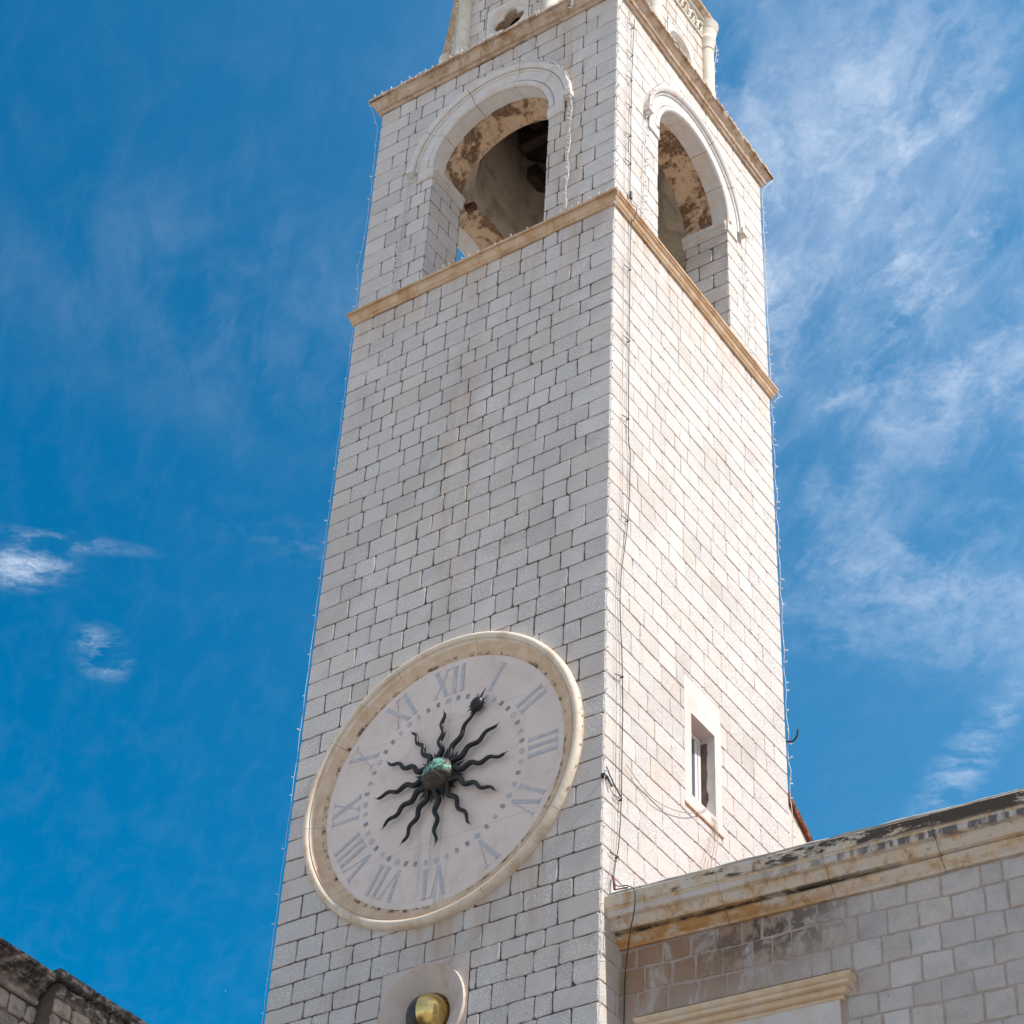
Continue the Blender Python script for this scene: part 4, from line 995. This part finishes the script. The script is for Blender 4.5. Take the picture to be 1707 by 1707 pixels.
lights('tangled light string along the top of the front cornice', [(-5.15, -.13, 5.86), (.12, -.13, 5.86)], (0, -.4, 1), seed=7, wob=.03, spacing=.11, strands=2)
lights('light string along the top of the sunlit cornice on the right face', [(.13, -.1, 5.86), (.13, 5.15, 5.86)], (.4, 0, 1), seed=8, wob=.025, spacing=.11, strands=2)
lights('light string lying on the string course across the shaded front', [(-4.9, -.05, .27), (-.05, -.05, .27)], (0, -.5, 1), seed=9, wob=.03, spacing=.12)
def harc(k, a0, a1, off, n=16): return [Vector(side(k)(2.5 - 1.66 * math.cos(R(a0 + (a1 - a0) * i / n)), SP + 1.66 * math.sin(R(a0 + (a1 - a0) * i / n)), off)) for i in range(n + 1)]
f0 = side(0); f1 = side(1)
lights('bright tangled light string down the right side of the shaded front arch', harc(0, 105, 176, -.10) + [Vector(f0(4.17, 3.1, -.06)), Vector(f0(4.15, 2.0, -.04)), Vector(f0(4.13, .32, -.05))], (0, -1, 0), seed=10, wob=.02, spacing=.085, strands=3)
lights('light string hanging below the left foot of the front hood mould', [Vector(f0(.84, 3.2, -.10)), Vector(f0(.83, 3.0, -.03)), Vector(f0(.80, 1.6, -.03)), Vector(f0(.78, .3, -.05))], (0, -1, 0), seed=11, wob=.014, spacing=.10, strands=2)
lights('light string down the left side of the sunlit arch', harc(1, 40, 3, -.10, 8) + [Vector(f1(.85, 3.1, -.05)), Vector(f1(.80, 1.5, -.03)), Vector(f1(.78, .3, -.04))], (1, 0, 0), seed=12, wob=.008)
lights('light string down the right side of the sunlit arch', [Vector(f1(4.17, 3.2, -.10)), Vector(f1(4.18, 2.6, -.03)), Vector(f1(4.2, .3, -.04))], (1, 0, 0), seed=13, wob=.008)
a = -math.pi / 2 + math.pi / 8 + 2 * math.pi / 4; rr = AP8 / math.cos(math.pi / 8) + .02
def colat(i, r_, side_):
    a = -math.pi / 2 + math.pi / 8 + i * math.pi / 4; return (CX + rr * math.cos(a) + side_[0] * r_, CY + rr * math.sin(a) + side_[1] * r_)
q = colat(2, .17, (.25, .97)); lights('light string down the right-hand colonnette of the octagonal drum', [(q[0], q[1] + .1, 8.35), (q[0], q[1] + .10, 7.9), (*q, 7.6), (*q, 6.3), (q[0], q[1] + .05, 5.95)], (.2, 1, 0), seed=14, wob=.02, spacing=.12)
q = colat(7, .15, (-.9, -.3)); lights('light string down the left-hand colonnette of the octagonal drum', [(*q, 8.2), (*q, 5.95)], (-1, -.3, 0), seed=15, wob=.02, spacing=.14)
lights('short bright light string hanging over the front cornice beside the near corner', [(-.86, -.20, 6.9), (-.80, -.21, 5.85), (-.80, -.21, 5.35)], (0, -1, 0), seed=16, wob=.018, spacing=.06, strands=3)
lights('light string looping from the sunlit cornice near the near corner', [(.20, .0, 5.9), (.21, .25, 5.6), (.21, .5, 5.72), (.18, .75, 5.9)], (1, 0, 0), seed=17, wob=.01, spacing=.1)

# ================================================================== BIRDS
def bird(loc, m, label, yaw, s_):
    mb = MB()
    body = [(0, -.5, 0), (0, -.35, .02), (0, 0, 0), (0, .3, 0), (0, .42, .02), (0, .55, .0)]
    mb.tube(body, [.01, .07, .11, .08, .06, .005], 8)
    for sg in (-1, 1):
        rows = [[(sg * .05, .22, .03), (sg * .05, -.18, .03)], [(sg * .45, .30, .16), (sg * .45, -.08, .15)], [(sg * .9, .10, .10), (sg * .9, -.08, .09)], [(sg * 1.2, -.12, .02), (sg * 1.2, -.16, .02)]]
        mb.grid(rows); mb.grid([[(p[0], p[1], p[2] + .012) for p in r_] for r_ in rows])
    mb.add([(-.03, -.42, .01), (.03, -.42, .01), (.12, -.72, .01), (-.12, -.72, .01)], [(0, 1, 2, 3)])
    mb.v = [(x * s_, y * s_, z_ * s_) for x, y, z_ in mb.v]
    o = obj('bird', mb, m, None, world=True, smooth=1); o.location = loc; o.rotation_euler = (0.3, .2, yaw); tag(o, label, 'bird')
bird((-176.17, 164.90, 118.757 + Z0), 'bird', 'tiny dark bird in the lower left sky above the dark building', .6, .22)
bird((-169.19, 174.15, 115.573 + Z0), 'gull', 'tiny white bird in the sky just left of the tower foot', 2.0, .16)

for o in bpy.data.objects:
    if '_w' in o: del o['_w']
S.render.engine = 'CYCLES'; S.cycles.use_adaptive_sampling = True
